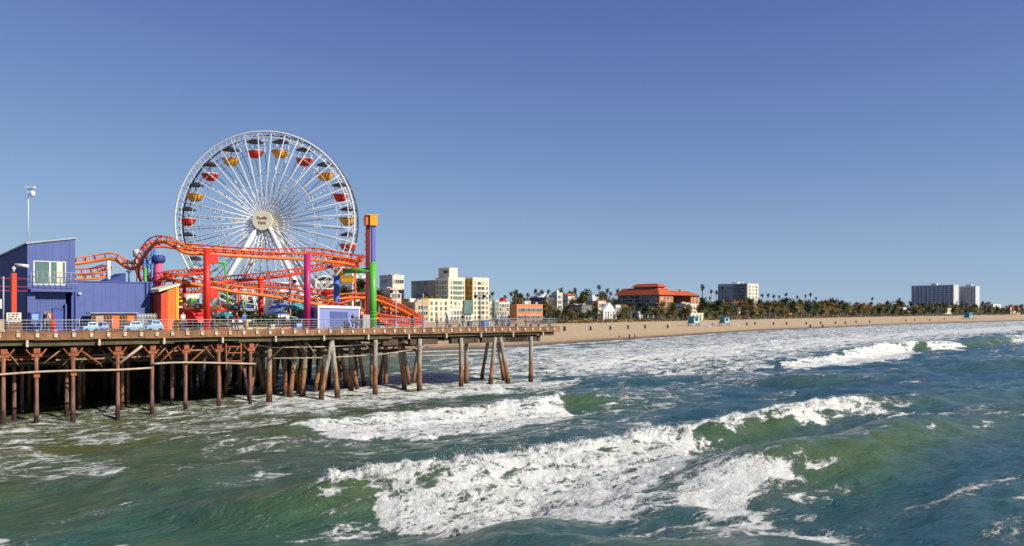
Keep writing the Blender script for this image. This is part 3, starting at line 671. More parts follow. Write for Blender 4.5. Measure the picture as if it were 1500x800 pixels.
    for i in range(58):
        s_ = rnd.uniform(-10, S1 - 3); w_ = rnd.choice([.5, .9, 2.2, 4.2, 7, 10]); x0, y0 = pp(s_, w_); dx = rnd.choice([-1, 1]) * rnd.uniform(1.2, 2.2); x1, y1 = pp(s_ + dx, w_)
        b = MB(); b.tube([(x0, y0, zd(s_) - 1.05), (x1, y1, zd(s_) - rnd.uniform(2.4, 2.9))], .075, 6); b.build('brace', M['rust'] if s_ < 18 and rnd.random() < .5 else M['beamw'], pr)
    BT = mat('tan_timber', (.34, .22, .12), .85, var=.4, dirt=.5)
    for i in range(34):      # lighter bracing right behind the front row
        s_ = rnd.uniform(-6, 19 if i < 24 else S1); w_ = rnd.uniform(.35, 2.2); x0, y0 = pp(s_, w_); dx = rnd.choice([-1, 1]) * rnd.uniform(.6, 1.6); x1, y1 = pp(s_ + dx, w_)
        b = MB(); b.tube([(x0, y0, zd(s_) - rnd.uniform(1.0, 1.3)), (x1, y1, zd(s_) - rnd.uniform(1.9, 2.6))], .06, 4); b.build('brace', BT, pr)
    for i in range(16):
        s_ = rnd.uniform(-8, 16); w_ = rnd.uniform(.4, 3); L_ = rnd.uniform(2, 5); dz = rnd.uniform(-2.5, -1.2); b = MB(); slab(s_, s_ + L_, w_, w_ + .1, dz, dz + .12, b); b.build('waling', BT if i % 2 else M['rust'], pr)
    # broad pale diagonal board beside the third rusty pile
    x0, y0, s0 = pw(174, -.1); x1, y1, s1 = pw(208, -.1)
    b = MB(); b.tube([(x0, y0, zp(533, y0)), (x1, y1, zp(507, y1))], .13, 4); b.build('brace', M['pipe'], pr, 'broad pale diagonal board')
    # horizontal service pipe
    for seg in (((-30, 551), (53, 545), (112, 543), (168, 542), (222, 539)), ((224, 533), (272, 531), (374, 533))):
        pts = []
        for px, py in seg: x, y, s_ = pw(px, -.32); pts.append((x, y, zp(py, y)))
        b = MB(); b.tube(catmull(pts, 4), .085, 8); b.build('service_pipe', M['pipe'], pr)
    for seg in (((340, 500), (400, 509), (480, 508), (560, 503), (640, 498)), ((400, 525), (480, 524), (560, 519), (600, 513), (628, 508))):
        pts = []
        for px, py in seg: x, y, s_ = pw(px, .7); pts.append((x, y, zp(py, y)))
        b = MB(); b.tube(pts, .055, 6); b.build('service_pipe', M['pipe'], pr)
    # rust ladder frame between two piles
    x0, y0, s0 = pw(331, -.2); x1, y1, s1 = pw(353, -.2); b = MB()
    for x, y in ((x0, y0), (x1, y1)): b.tube([(x, y, zp(542, y)), (x, y, zp(503, y))], .07, 6)
    for py in (508, 517, 529): b.tube([(x0, y0, zp(py, y0)), (x1, y1, zp(py, y1))], .06, 6)
    b.build('ladder_frame', M['rust'], pr)
    # low catwalk seen beyond the tail
    b = MB()
    for w_ in (12, 16, 20):
        for s_ in np.arange(S1 - 1, S1 + 14, 1.3):
            pass
    # railing
    xr, yr = pp(10, -.3)
    rl = thing('railing', 'grey steel pipe railing along the whole edge of the timber pier', 'railing', (xr, yr, zd(10)))
    for s_ in np.arange(-24, SE, 2.45):
        x, y = pp(s_, -.30); b = MB(); b.tube([(x, y, zd(s_) + .2), (x, y, zd(s_) + 1.16)], .035, 6); b.build('post', M['dsteel'], rl)
    for h in (1.16, .92, .68, .44):
        b = MB(); b.tube([(*pp(S0, -.30), zd(S0) + h), (*pp(SE - .2, -.30), zd(SE) + h), (*pp(SE - .2, SW - .3), zd(SE) + h)], .03 if h > 1 else .018, 6); b.build('rail', M['dsteel'], rl)
    b = MB()      # thin upright balusters with wires at bottom and top
    for s_ in np.arange(-12, SE, .49):
        x, y = pp(s_, -.30); b.tube([(x, y, zd(s_) + .26), (x, y, zd(s_) + 1.14)], .009, 4, cap=False)
    for h in (.26, 1.14): b.tube([(*pp(S0, -.30), zd(S0) + h), (*pp(SE - .2, -.30), zd(SE) + h)], .012, 4)
    b.build('baluster_infill', M['dsteel'], rl)
pier()

# ============================================================ FERRIS WHEEL
def wheel():
    Y0 = 115.0; cx = dp(392, Y0); cz = zp(325.5, Y0); HW = 1.35; s_ = 45; zb = 6.4
    t = thing('ferris_wheel', 'tall white ferris wheel with radiating spokes on splayed white legs', 'ferris wheel', (cx, Y0, zb))
    def ring(r, y, tr, name, m, n=96):
        b = MB(); b.tube([(cx + r * math.sin(2 * math.pi * k / n), y, cz + r * math.cos(2 * math.pi * k / n)) for k in range(n)], tr, 6, closed=True); return b.build(name, m, t)
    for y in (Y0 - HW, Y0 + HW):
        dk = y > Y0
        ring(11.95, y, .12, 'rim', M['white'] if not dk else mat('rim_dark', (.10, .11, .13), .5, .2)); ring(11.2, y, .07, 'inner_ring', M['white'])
        ring(9.7, y, .035, 'brace_ring', M['white']); ring(6.7, y, .035, 'brace_ring', M['white'])
    b = MB()
    for k in range(120):
        a = 2 * math.pi * k / 120; a2 = a + math.pi / 120
        for y in (Y0 - HW, Y0 + HW): b.tube([(cx + 11.2 * math.sin(a), y, cz + 11.2 * math.cos(a)), (cx + 11.95 * math.sin(a2), y, cz + 11.95 * math.cos(a2))], .025, 4, cap=False)
    for k in range(40):
        a = 2 * math.pi * (k + .5) / 40; b.tube([(cx + 11.9 * math.sin(a), Y0 - HW, cz + 11.9 * math.cos(a)), (cx + 11.9 * math.sin(a), Y0 + HW, cz + 11.9 * math.cos(a))], .05, 5, cap=False)
    b.build('rim_lattice', M['white'], t)
    # spokes: 40 per side as parts
    for k in range(40):
        a = 2 * math.pi * (k + .5) / 40
        for sg in (-1, 1):
            m_ = MB(); y0 = Y0 + sg * HW * 1.5; y1 = Y0 + sg * HW
            m_.tube([(cx + 1.2 * math.sin(a), y0, cz + 1.2 * math.cos(a)), (cx + 11.9 * math.sin(a), y1, cz + 11.9 * math.cos(a))], [.085, .05], 5)
            if k % 2 == 0 or True:  # light strips clipped on the spoke
                for q in range(15):
                    r_ = 1.7 + q * .62; m_.box((cx + r_ * math.sin(a), y0 + (y1 - y0) * r_ / 12 + sg * -.02, cz + r_ * math.cos(a)), (.15, .16, .15))
            m_.build('spoke', M['white'], t)
    # hub
    b = MB()
    for y in (Y0 - 2.3, Y0 + 2.3):
        vs = []
        n = 32
        for yy, r in ((y - .18, 1.30), (y + .18, 1.30)):
            for k in range(n): a = 2 * math.pi * k / n; vs.append((cx + r * math.sin(a), yy, cz + r * math.cos(a)))
        b.add(vs, [tuple(reversed(range(n))), tuple(range(n, 2 * n))] + [(i, (i + 1) % n, n + (i + 1) % n, n + i) for i in range(n)])
    b.tube([(cx, Y0 - 2.4, cz), (cx, Y0 + 2.4, cz)], .55, 16)
    hub = b.build('hub', M['hubcream'], t)
    for txt, dz, sz in (('Pacific', .12, .56), ('Park', -.52, .56)):
        cu = bpy.data.curves.new('lettering', 'FONT'); cu.body = txt; cu.size = sz; cu.align_x = 'CENTER'; cu.extrude = .01; cu.offset = .008
        o = bpy.data.objects.new('tmp', cu); COL.objects.link(o); o.rotation_euler = (R(90), 0, 0)
        dg = bpy.context.evaluated_depsgraph_get(); dg.update(); me = bpy.data.meshes.new_from_object(o.evaluated_get(dg)); bpy.data.objects.remove(o)
        me.transform(Matrix.Translation((0, 0, dz)) @ Matrix.Rotation(R(90), 4, 'X')); me.materials.clear(); me.materials.append(mat('hub_letter', (.25, .10, .06), .6))
        q = bpy.data.objects.new('lettering', me); COL.objects.link(q); q.parent = hub; q.location = (0, Y0 - 2.5 - Y0, cz - zb)
    # legs
    for sg in (-1, 1):
        yb = Y0 + sg * 4.6; yt = Y0 + sg * 1.9
        for dx in (-7.6, 7.6):
            m_ = MB(); m_.tube([(cx + dx * .06, yt, cz - .3), (cx + dx, yb, zb)], [.36, .46], 4); m_.build('leg', M['white'], t)
        m_ = MB(); m_.tube([(cx - 4.6, yt + sg * 1.7, cz - 8.4), (cx + 4.6, yt + sg * 1.7, cz - 8.4)], .16, 6); m_.build('cross_beam', M['white'], t)
    m_ = MB(); m_.box((cx, Y0, zb + .45), (17, 8, .9)); m_.build('platform', M['greyst'], t)
    # gondolas
    def gondola(m, label):
        g = thing('gondola', label, 'gondola', (0, 0, 0), 'ferris wheel gondolas')
        b = MB(); b.lathe((0, 0, 0), [(.02, .38), (.35, .30), (.75, .12), (1.08, -.06), (1.10, -.10), (.7, .0), (.02, .1)], 16, smooth=False); b.build('roof', mat('gondola_roof', (.05, .045, .05), .5), g)
        b = MB(); b.tube([(0, 0, .1), (0, 0, -1.9)], .05, 8); 
        for k in range(4): a = k * math.pi / 2 + .4; b.tube([(.75 * math.cos(a), .75 * math.sin(a), -.02), (.72 * math.cos(a), .72 * math.sin(a), -1.2)], .025, 5)
        b.build('centre_post', M['white'], g)
        b = MB(); b.lathe((0, 0, -1.75), [(.05, -.35), (.45, -.30), (.80, -.05), (1.02, .35), (1.10, .62), (1.02, .62), (.92, .35), (.70, .02), (.05, -.05)], 18); b.build('tub', m, g)
        b = MB(); b.lathe((0, 0, -1.75), [(1.07, .50), (1.13, .52), (1.13, .60), (1.07, .62)], 18); b.build('trim', M['white'] if m is M['red'] else M['orange'], g)
        b = MB(); b.lathe((0, 0, -1.75), [(.45, .1), (.86, .28), (.94, .5), (.5, .42), (.3, .3)], 12); b.build('seat', M['darkred'], g)
        return g
    protos = {}
    names = ['topmost right', 'second', 'third', 'fourth', 'fifth', 'sixth', 'seventh', 'eighth', 'ninth', 'tenth']
    for k in range(20):
        a = 2 * math.pi * (k + .5) / 20; right = k < 10; idx = k if right else 19 - k
        isred = (k % 2 == 1)
        colr = 'red' if isred else 'yellow'
        ordn = ['first', 'second', 'third', 'fourth', 'fifth', 'sixth', 'seventh', 'eighth', 'ninth', 'tenth'][idx]
        lab = '%s ferris wheel gondola, %s from the top down the %s side' % (colr, ordn, 'right' if right else 'left')
        if colr not in protos: g = gondola(M['red'] if isred else M['yellow'], lab); protos[colr] = g
        else: g = dup(protos[colr], label=lab)
        g.location = (cx + 10.95 * math.sin(a), Y0, cz + 10.95 * math.cos(a)); g.scale = (1.06,) * 3; g.rotation_euler = (0, 0, random.uniform(0, 1.5))
wheel()

# ============================================================ ROLLER COASTER
def coaster():
    xo, yo, so = pw(303, 4)
    t = thing('roller_coaster', 'orange and red steel roller coaster winding around the ferris wheel on coloured columns', 'roller coaster', (xo, yo, zd(so)))
    def track(P, m, rspine=.17, gauge=.40, nseg=8, up=.52, tie=1.0, lab=None):
        pts = []
        for px, py, w_ in P:
            x, y, s_ = pw(px, w_); pts.append((x, y, zp(py, y)))
        C = catmull(pts, nseg)
        # resample evenly
        D = [0]
        for a, b_ in zip(C[:-1], C[1:]): D.append(D[-1] + (b_ - a).length)
        L_ = D[-1]; n = max(8, int(L_ / .45)); out = []; j = 0
        for k in range(n + 1):
            d = L_ * k / n
            while j < len(D) - 2 and D[j + 1] < d: j += 1
            f = (d - D[j]) / max(1e-6, D[j + 1] - D[j]); out.append(C[j].lerp(C[j + 1], min(1, f)))
        lft = []; rgt = []; low = []
        for k, p in enumerate(out):
            tg = (out[min(k + 1, n)] - out[max(k - 1, 0)]).normalized()
            sd_ = tg.cross(Vector((0, 0, 1))); sd_ = sd_.normalized() if sd_.length > .15 else Vector((C45, -C45, 0))
            u = sd_.cross(tg).normalized()
            lft.append(p - sd_ * gauge + u * up); rgt.append(p + sd_ * gauge + u * up); low.append(p)
        sp = MB(); sp.tube(out, rspine, 10); a = sp.build('track_spine', m, t)
        ti = MB(); ti.tube(lft, .055, 6); ti.tube(rgt, .055, 6); step = max(1, int(tie / .45))
        for k in range(0, n, step):
            ti.tube([low[k], lft[k]], .06, 4, mi=1); ti.tube([low[k], rgt[k]], .06, 4, mi=1); ti.tube([lft[k], rgt[k]], .05, 4, mi=1)
        c = ti.build('track_rails', [m, M['redor']], t)
    # upper orange run with the hump on the left
    track([(80, 388, 15), (112, 386, 15), (138, 382, 15), (165, 379, 14.5), (180, 388, 14), (192, 394, 13), (205, 388, 11), (214, 372, 9), (226, 358, 7), (240, 354, 6), (255, 361, 5), (272, 370, 4.5), (303, 372, 4.2), (350, 375, 4), (400, 378, 4), (450, 380, 4.4), (500, 385, 5.2), (520, 388, 7), (529, 384, 9.5), (524, 378, 12)], M['orange'])
    track([(60, 398, 22), (110, 402, 21), (140, 400, 20), (155, 396, 18), (158, 403, 16), (140, 408, 15.5), (112, 409, 15), (80, 410, 15)], M['orange'], .12, .3)
    track([(206, 412, 14), (203, 398, 13), (206, 384, 12), (215, 368, 12), (232, 361, 12), (262, 364, 12), (330, 369, 12), (400, 372, 12), (455, 370, 12.5), (500, 377, 13), (524, 381, 13)], M['redor'], .13, .35, tie=1.6)
    # middle red run rising to the right
    track([(300, 400, 22), (250, 404, 20), (226, 408, 16), (222, 414, 12), (232, 420, 8), (255, 420, 7), (300, 416, 6.5), (350, 411, 7), (400, 406, 8), (440, 400, 9), (470, 394, 10), (500, 388, 12), (520, 392, 16), (520, 400, 20)], M['redor'])
    # lower orange run falling to the right
    track([(228, 412, 10), (240, 408, 8), (262, 412, 6), (303, 420, 5.4), (340, 427, 5), (380, 432, 5), (420, 438, 5.2), (450, 443, 5.6), (480, 449, 6.5), (510, 456, 8), (540, 464, 10), (575, 470, 13), (605, 471, 18), (614, 467, 25), (590, 458, 30), (560, 450, 30)], M['orange'])
    track([(470, 452, 22), (500, 444, 22), (530, 436, 22), (555, 440, 22), (580, 452, 22), (602, 464, 24), (612, 470, 28)], M['redor'])
    track([(480, 440, 14), (515, 436, 14), (545, 438, 14), (570, 446, 16), (596, 458, 18), (612, 469, 21)], M['orange'], .15)
    track([(555, 470, 11), (580, 476, 12), (608, 476, 15), (617, 472, 20), (600, 466, 24), (565, 462, 24), (530, 466, 22)], M['redor'], .16)
    track([(240, 432, 14), (280, 428, 16), (330, 424, 18), (380, 420, 20), (430, 424, 22), (470, 432, 22)], M['redor'], .14, .35)
    def column(px, pyt, w_, r, m, pyb=None, name='column', lab=None, tap=1.0, n=12):
        x, y, s_ = pw(px, w_); b = MB(); z1 = zp(pyt, y); z0 = zd(s_) - .02
        b.tube([(x, y, z0), (x, y, z1)], [r * tap, r], n); b.lathe((x, y, z0), [(r * 2, 0), (r * 2, .08), (r * tap, .12)], 12)
        return b, x, y, z0, z1, s_
    # red column with two box brackets
    b, x, y, z0, z1, s_ = column(303, 364, 3.3, .30, M['red'])
    for py in (379, 430):
        xb, yb, _ = pw(312, 3.6); b.box((xb, yb, zp(py, yb)), (.75, .5, .85), R(45))
    b.build('column', M['red'], t, 'bright red column with two box brackets')
    b, *_ = column(382, 405, 12, .30, M['red']); b.build('column', M['red'], t, 'bright red column behind the lower track')
    b, x, y, *_ = column(450, 372, 2.6, .33, M['magenta']); b.build('column', M['magenta'], t, 'magenta column')
    b, x, y, z0, z1, s_ = column(232, 374, 9, .36, M['pink']); c = b.build('column', M['pink'], t, 'pink column with blue cap')
    q = MB(); q.lathe((x, y, z1), [(.4, -.75), (.62, -.6), (.62, -.1), (.4, 0), (.01, 0)], 14); q.build('column_cap', M['navy'], c)
    b, *_ = column(493, 403, 9, .34, M['blue']); b.build('column', M['blue'], t, 'blue column')
    b, *_ = column(270, 414, 7.5, .16, M['redor']); b.build('column', M['redor'], t)
    for px, py, w_ in ((350, 412, 13), (425, 402, 12), (520, 394, 16), (570, 448, 18), (598, 460, 22), (480, 432, 18), (535, 440, 22)):
        b, *_ = column(px, py, w_, .14, M['redor']); b.build('column', M['redor'], t)
    # green column with long side arm
    b, x, y, z0, z1, s_ = column(546, 384, 3.2, .40, M['green'])
    xa, ya, _ = pw(503, 6); za = zp(395, ya); b.tube([(x, y, zp(396, y)), (xa, ya, zp(397, ya))], .27, 12)
    for k in range(3): b.lathe((x, y, z0 + 1.1 + k * .35), [(.42, 0), (.47, .05), (.42, .1)], 14)
    b.build('column', M['green'], t, 'bright green column with long side arm')
    # blue lattice mast on the left
    x, y, s_ = pw(219, 9.5); b = MB(); z0 = zd(s_); z1 = zp(365, y)
    for dx, dy in ((-.35, -.3), (.35, -.3), (.35, .3), (-.35, .3)): b.tube([(x + dx, y + dy, z0), (x + dx, y + dy, z1)], .1, 6)
    k = z0; fl = 1
    while k < z1 - .9:
        for dy in (-.3, .3): b.tube([(x - .35 * fl, y + dy, k), (x + .35 * fl, y + dy, k + .8)], .055, 4)
        k += .8; fl = -fl
    b.build('lattice_mast', M['blue'], t)
    x, y, s_ = pw(213, 9.5); b = MB(); b.tube([(x, y, z0), (x, y, zp(392, y))], .15, 8); b.build('column', M['green'], t, 'short thin green column')
coaster()

def drop_tower():
    x, y, s_ = pw(543, 5.5); z0 = zd(s_)
    t = thing('drop_tower', 'slim maroon and violet drop tower with yellow boxed top', 'drop tower', (x, y, z0))
    z1 = zp(331, y); zt = zp(316, y)
    ux, uy = C45, C45
    b = MB(); b.box((x - .30, y - .05, (z0 + z1) / 2), (.34, .80, z1 - z0), R(20)); mast = b.build('mast', M['darkred'], t)
    b = MB(); b.box((x + .28, y - .05, (z0 + z1) / 2), (.38, .75, z1 - z0), R(20)); b.build('mast', mat('violet_paint', (.20, .20, .60), .4, var=.08), t, 'violet side mast')
    b = MB()
    k = z0 + 3
    while k < z1 - .5: b.box((x - .52, y - .6, k), (.10, .1, .34), R(20)); k += .8
    b.build('rungs', M['red'], mast)
    b = MB(); b.box((x + .22, y, (z1 + zt) / 2), (.80, 1.3, zt - z1), R(20)); b.box((x + .1, y, zt + .03), (1.35, 1.4, .1), R(20)); b.build('top_box', M['yellow'], t)
    b = MB(); b.box((x - .45, y - .1, (z1 + zt) / 2), (.36, 1.2, zt - z1 - .1), R(20)); b.build('top_box', M['orange'], t, 'orange side box')
    b = MB(); b.box((x - 2.4, y - .3, zp(410, y)), (1.3, .9, .6)); b.box((x - 2.4, y - .3, zp(410, y) + .36), (1.5, 1.0, .1)); b.build('gondola_seat', M['yellow'], t)
drop_tower()
# ============================================================ PARK BUILDINGS AND STALLS ON THE DECK
Q = R(45)
def dbox(mb, pxl, pxr, pyt, pyb, w_, depth, mi=0, foot=True):
    """box aligned with the pier edge whose front face spans pxl..pxr at offset w_"""
    x0, y0, s0 = pw(pxl, w_); x1, y1, s1 = pw(pxr, w_); sc_ = (s0 + s1) / 2; xm, ym = (x0 + x1) / 2, (y0 + y1) / 2
    zt = zp(pyt, ym); zb = zd(sc_) if pyb is None else zp(pyb, ym)
    xc, yc = pp(sc_, w_ + depth / 2); mb.box((xc, yc, (zt + zb) / 2), (s1 - s0, depth, zt - zb), Q, mi=mi); return xm, ym, zb, zt, s0, s1
def dquad(mb, s0, s1, w_, z0a, z0b, z1a, z1b, th, mi=0):
    """upright panel from s0 to s1 with own corner heights, th thick (towards +w)"""
    vs = []
    for ww in (w_, w_ + th):
        for s_, z in ((s0, z0a), (s1, z0b), (s1, z1b), (s0, z1a)): x, y = pp(s_, ww); vs.append((x, y, z))
    mb.add(vs, [(0, 1, 2, 3), (7, 6, 5, 4), (1, 0, 4, 5), (2, 1, 5, 6), (3, 2, 6, 7), (0, 3, 7, 4)], mi=mi)
def slantbuilding():
    WF = 3.6
    x0, y0, s0 = pw(40, WF); x1, y1, s1 = pw(110, WF); zb = zd(s0)
    t = thing('office_building', 'tall periwinkle building with slanted roof and sliding window over the pier', 'building', (x0, y0, zb))
    za = zp(358, y0); zc = zp(350, y1); zsill = zp(423, y0)
    dep = 14
    # upper storey: front wall with a window opening built from strips
    wx0 = pw(49, WF)[2]; wx1 = pw(97, WF)[2]; wz1 = zp(381, y0); wz0 = zp(417, y0)
    f = lambda s_: za + (zc - za) * (s_ - s0) / (s1 - s0)
    b = MB()
    dquad(b, s0, wx0, WF, zsill, zsill, f(s0), f(wx0), .25); dquad(b, wx1, s1, WF, zsill, zsill, f(wx1), f(s1), .25)
    dquad(b, wx0, wx1, WF, wz1, wz1, f(wx0), f(wx1), .25); dquad(b, wx0, wx1, WF, zsill, zsill, wz0, wz0, .25)
    b.build('wall', M['peri'], t)
    # side wall going back, its shade put into the navy colour, and the return wall, back
    def pt(s_, w_, z): x, y = pp(s_, w_); return (x, y, z)
    b = MB()
    zl = za - .0; zr_ = zp(384, pp(s0, WF + dep)[1]) 
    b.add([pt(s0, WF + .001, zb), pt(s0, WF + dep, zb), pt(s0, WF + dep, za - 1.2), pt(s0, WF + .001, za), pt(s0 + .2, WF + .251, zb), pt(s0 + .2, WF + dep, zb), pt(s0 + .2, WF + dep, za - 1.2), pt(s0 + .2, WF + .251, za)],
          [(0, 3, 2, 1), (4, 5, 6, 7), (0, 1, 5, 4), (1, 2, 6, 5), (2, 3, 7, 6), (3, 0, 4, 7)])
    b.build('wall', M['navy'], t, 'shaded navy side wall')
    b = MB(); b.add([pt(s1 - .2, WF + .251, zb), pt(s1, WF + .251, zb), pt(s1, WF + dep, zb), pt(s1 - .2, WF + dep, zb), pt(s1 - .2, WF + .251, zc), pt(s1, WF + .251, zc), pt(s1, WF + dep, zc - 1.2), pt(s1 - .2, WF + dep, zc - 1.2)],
          [(3, 2, 1, 0), (4, 5, 6, 7), (0, 1, 5, 4), (1, 2, 6, 5), (2, 3, 7, 6), (3, 0, 4, 7)])
    dquad(b, s0 + .2, s1 - .2, WF + dep - .2, zb, zb, za - 1.2, zc - 1.2, .19)
    b.build('wall', M['peri2'], t)
    b = MB(); e = .12
    b.add([pt(s0 - e, WF - e, za + .02), pt(s1 + e, WF - e, zc + .02), pt(s1 + e, WF + dep, zc - 1.18), pt(s0 - e, WF + dep, za - 1.18), pt(s0 - e, WF - e, za + .14), pt(s1 + e, WF - e, zc + .14), pt(s1 + e, WF + dep, zc - 1.06), pt(s0 - e, WF + dep, za - 1.06)],
          [(3, 2, 1, 0), (4, 5, 6, 7), (0, 1, 5, 4), (1, 2, 6, 5), (2, 3, 7, 6), (3, 0, 4, 7)])
    b.build('roof', M['dsteel'], t)
    # window: frame, panes, blind
    b = MB(); fw = .09
    dquad(b, wx0, wx1, WF + .02, wz1 - fw, wz1 - fw, wz1, wz1, .12); dquad(b, wx0, wx1, WF + .02, wz0, wz0, wz0 + fw, wz0 + fw, .12)
    mid = (wx0 + wx1) / 2
    for s_ in (wx0, mid - .06, wx1 - fw): dquad(b, s_, s_ + (.12 if s_ == mid - .06 else fw), WF + .02, wz0 + fw, wz0 + fw, wz1 - fw, wz1 - fw, .12)
    wn = b.build('window', M['white'], t)
    for a_, b_ in ((wx0 + fw, mid - .06), (mid + .06, wx1 - fw)):
        b = MB(); dquad(b, a_, b_, WF + .08, wz0 + fw, wz0 + fw, wz1 - fw, wz1 - fw, .02); b.build('pane', M['glassg'], wn)
    b = MB(); dquad(b, mid + .5, mid + .95, WF + .04, wz0 + fw, wz0 + fw, wz1 - fw, wz1 - fw, .02); b.build('blind', M['cream2'], wn)
    # vertical siding battens
    b = MB(); s_ = s0 + .6
    while s_ < s1 - .2:
        if wx0 - .05 < s_ < wx1 + .05: dquad(b, s_, s_ + .03, WF - .014, wz1 + .02, wz1 + .02, f(s_) - .02, f(s_) - .02, .012)
        else: dquad(b, s_, s_ + .03, WF - .014, zsill + .02, zsill + .02, f(s_) - .02, f(s_) - .02, .012)
        s_ += .62
    b.build('siding', M['peri'], t)
    # ledge and its little rail
    b = MB(); dquad(b, s0 + .1, s1, WF - .55, zsill - .22, zsill - .22, zsill, zsill, .54); b.build('ledge', M['peri'], t)
    b = MB()
    zr = zp(398, y0)
    for s_ in np.linspace(s0 + .15, s1 - .05, 9): x, y = pp(s_, WF - .5); b.tube([(x, y, zsill), (x, y, zr)], .022, 5)
    for z in (zr, (zr * 2 + zsill) / 3, (zr + zsill * 2) / 3): b.tube([(*pp(s0 + .15, WF - .5), z), (*pp(s1 - .05, WF - .5), z)], .022, 5)
    b.build('balcony_rail', M['dsteel'], t)
    # lower storey set back with corrugation
    x9, y9, s98 = pw(98, WF)
    b = MB(); dquad(b, s0 + .2, s98, WF + .30, zb, zb, zsill - .23, zsill - .23, .2); b.build('wall', M['peri'], t)
    b = MB(); s_ = s0 + .35
    while s_ < s98 - .1: dquad(b, s_, s_ + .05, WF + .27, zb, zb, zsill - .25, zsill - .25, .028); s_ += .22
    b.build('siding', M['peri'], t)
    b = MB(); dquad(b, s0, s0 + .55, WF - .04, zb, zb, zsill - .23, zsill - .23, .3); dquad(b, s98 - .12, s98 + .0, WF + .0, zb, zb, zp(445, y1), zp(445, y1), .2); b.build('corner_post', M['peri'], t)
    # door on the right with dark surround
    d0 = pw(79, WF)[2]; d1 = pw(96, WF)[2]; zt = zp(453, y0)
    b = MB(); dquad(b, d0, d1, WF + .22, zb, zb, zt, zt, .04); d = b.build('door', M['peri2'], t)
    b = MB(); dquad(b, d0 - .06, d0, WF + .2, zb, zb, zt, zt, .06); dquad(b, d1, d1 + .06, WF + .2, zb, zb, zt, zt, .06); dquad(b, d0 - .06, d1 + .06, WF + .2, zt, zt, zt + .08, zt + .08, .06); b.build('door_frame', M['navy'], d)
    # dark sheet standing in for alcove shade behind vending machine
    b = MB(); dquad(b, pw(42, WF)[2], pw(60, WF)[2], WF + .24, zb, zb, zp(457, y0), zp(457, y0), .03); b.build('alcove_shade', M['navy'], t)
slantbuilding()

def simple(name, label, cat, pxl, pxr, pyt, w_, depth, m, parts=None, group=None, pname='body'):
    b = MB(); xm, ym, zb, zt, s0, s1 = dbox(b, pxl, pxr, pyt, None, w_, depth)
    t = thing(name, label, cat, (xm, ym, zb), group); b.build(pname, m, t); return t, xm, ym, zb, zt, s0, s1
# long periwinkle block
WB = 4.2
t, xm, ym, zb, zt, s0, s1 = simple('ride_building', 'long low periwinkle block with flat top left of the orange ride box', 'building', 110.5, 222, 414, WB, 9, M['peri'], pname='wall')
b = MB(); dquad(b, s0 - .02, s1 + .05, WB - .06, zt, zt, zt + .10, zt + .10, 9.1); b.build('coping', M['peri2'], t)
b = MB()
for k in range(1, 9): s_ = s0 + (s1 - s0) * k / 9; dquad(b, s_, s_ + .02, WB - .012, zb, zb, zt - .02, zt - .02, .011)
b.build('wall_seams', M['peri'], t)
b = MB()
for px in (213.5, 219): s_ = pw(px, WB)[2]; x, y = pp(s_, WB - .12); b.tube([(x, y, zb), (x, y, zt + .05)], .05, 6)
b.build('downpipe', M['navy'], t)
b = MB(); s_ = pw(116, WB)[2]; x, y = pp(s_, WB - .1); b.box((x, y, zp(430, y)), (.2, .2, .15), Q); b.build('wall_lamp', M['white'], t)
t2, xm2, ym2, zb2, zt2, s2, s3 = simple('annex_building', 'plain periwinkle annex wall between the long block and the orange ride box', 'building', 222.5, 236, 430, 5.5, 8, M['peri'], pname='wall')
# navy sloped roof box on top of it
xa, ya, sa = pw(155, 8); xb_, yb_, sb = pw(184, 8); b = MB(); vs = []
dquad(b, sa, sb, 8, zt + .11, zt + .11, zt + .15, zp(400, yb_), 2.5)
sk = thing('roof_monitor', 'dark blue wedge shaped roof monitor on the long periwinkle block', 'roof monitor', (xb_, yb_, zt + .11)); b.build('wedge', M['navy'], sk)
b = MB(); x, y = pp(sb + .3, 8); b.tube([(x, y, zt + .11), (x, y, zp(399, y))], .07, 6); b.lathe((x, y, zp(399, y)), [(.25, 0), (.25, .12), (.02, .2)], 10); b.build('vent_pipe', M['peri2'], sk)
# pole with camera
x, y, s_ = pw(41.5, 3.9); zbt = zp(360, y); t = thing('camera_pole', 'thin white pole with security camera dome above the slanted building', 'camera pole', (x, y, zbt))
b = MB(); b.tube([(x, y, zbt), (x, y, zp(277, y))], [.045, .03], 8); b.build('pole', M['white'], t)
b = MB(); b.tube([(x, y, zp(279, y)), (x + .35, y, zp(276, y))], .04, 6); b.lathe((x + .32, y, zp(286, y)), [(.02, -.14), (.14, -.1), (.2, .05), (.2, .28), (.08, .34)], 12); b.build('dome_camera', M['white'], t)
b = MB(); b.box((x + .15, y, zp(274.5, y)), (.7, .3, .12)); b.build('antenna', M['white'], t)
x, y, s_ = pw(31, 3.0); b = MB(); t = thing('wall_camera', 'white horizontal camera arm on the corner of the slanted building', 'camera', (x, y, zp(390, y)))
b.tube([(x - .5, y, zp(388, y)), (x + .55, y, zp(390, y))], .13, 10); b.build('housing', M['white'], t)
b = MB(); b.tube([(x + .3, y, zp(389, y)), (*pp(pw(41, 3.6)[2], 3.7), zp(391, y))], .05, 6); b.build('arm', M['white'], t)
x, y, s_ = pw(159, 9); t = thing('roof_antenna', 'white post with small antenna standing behind the long periwinkle block', 'antenna', (x, y, zt)); b = MB(); b.tube([(x, y, zt - .3), (x, y, zp(382, y))], .17, 8); b.build('post', M['white'], t)
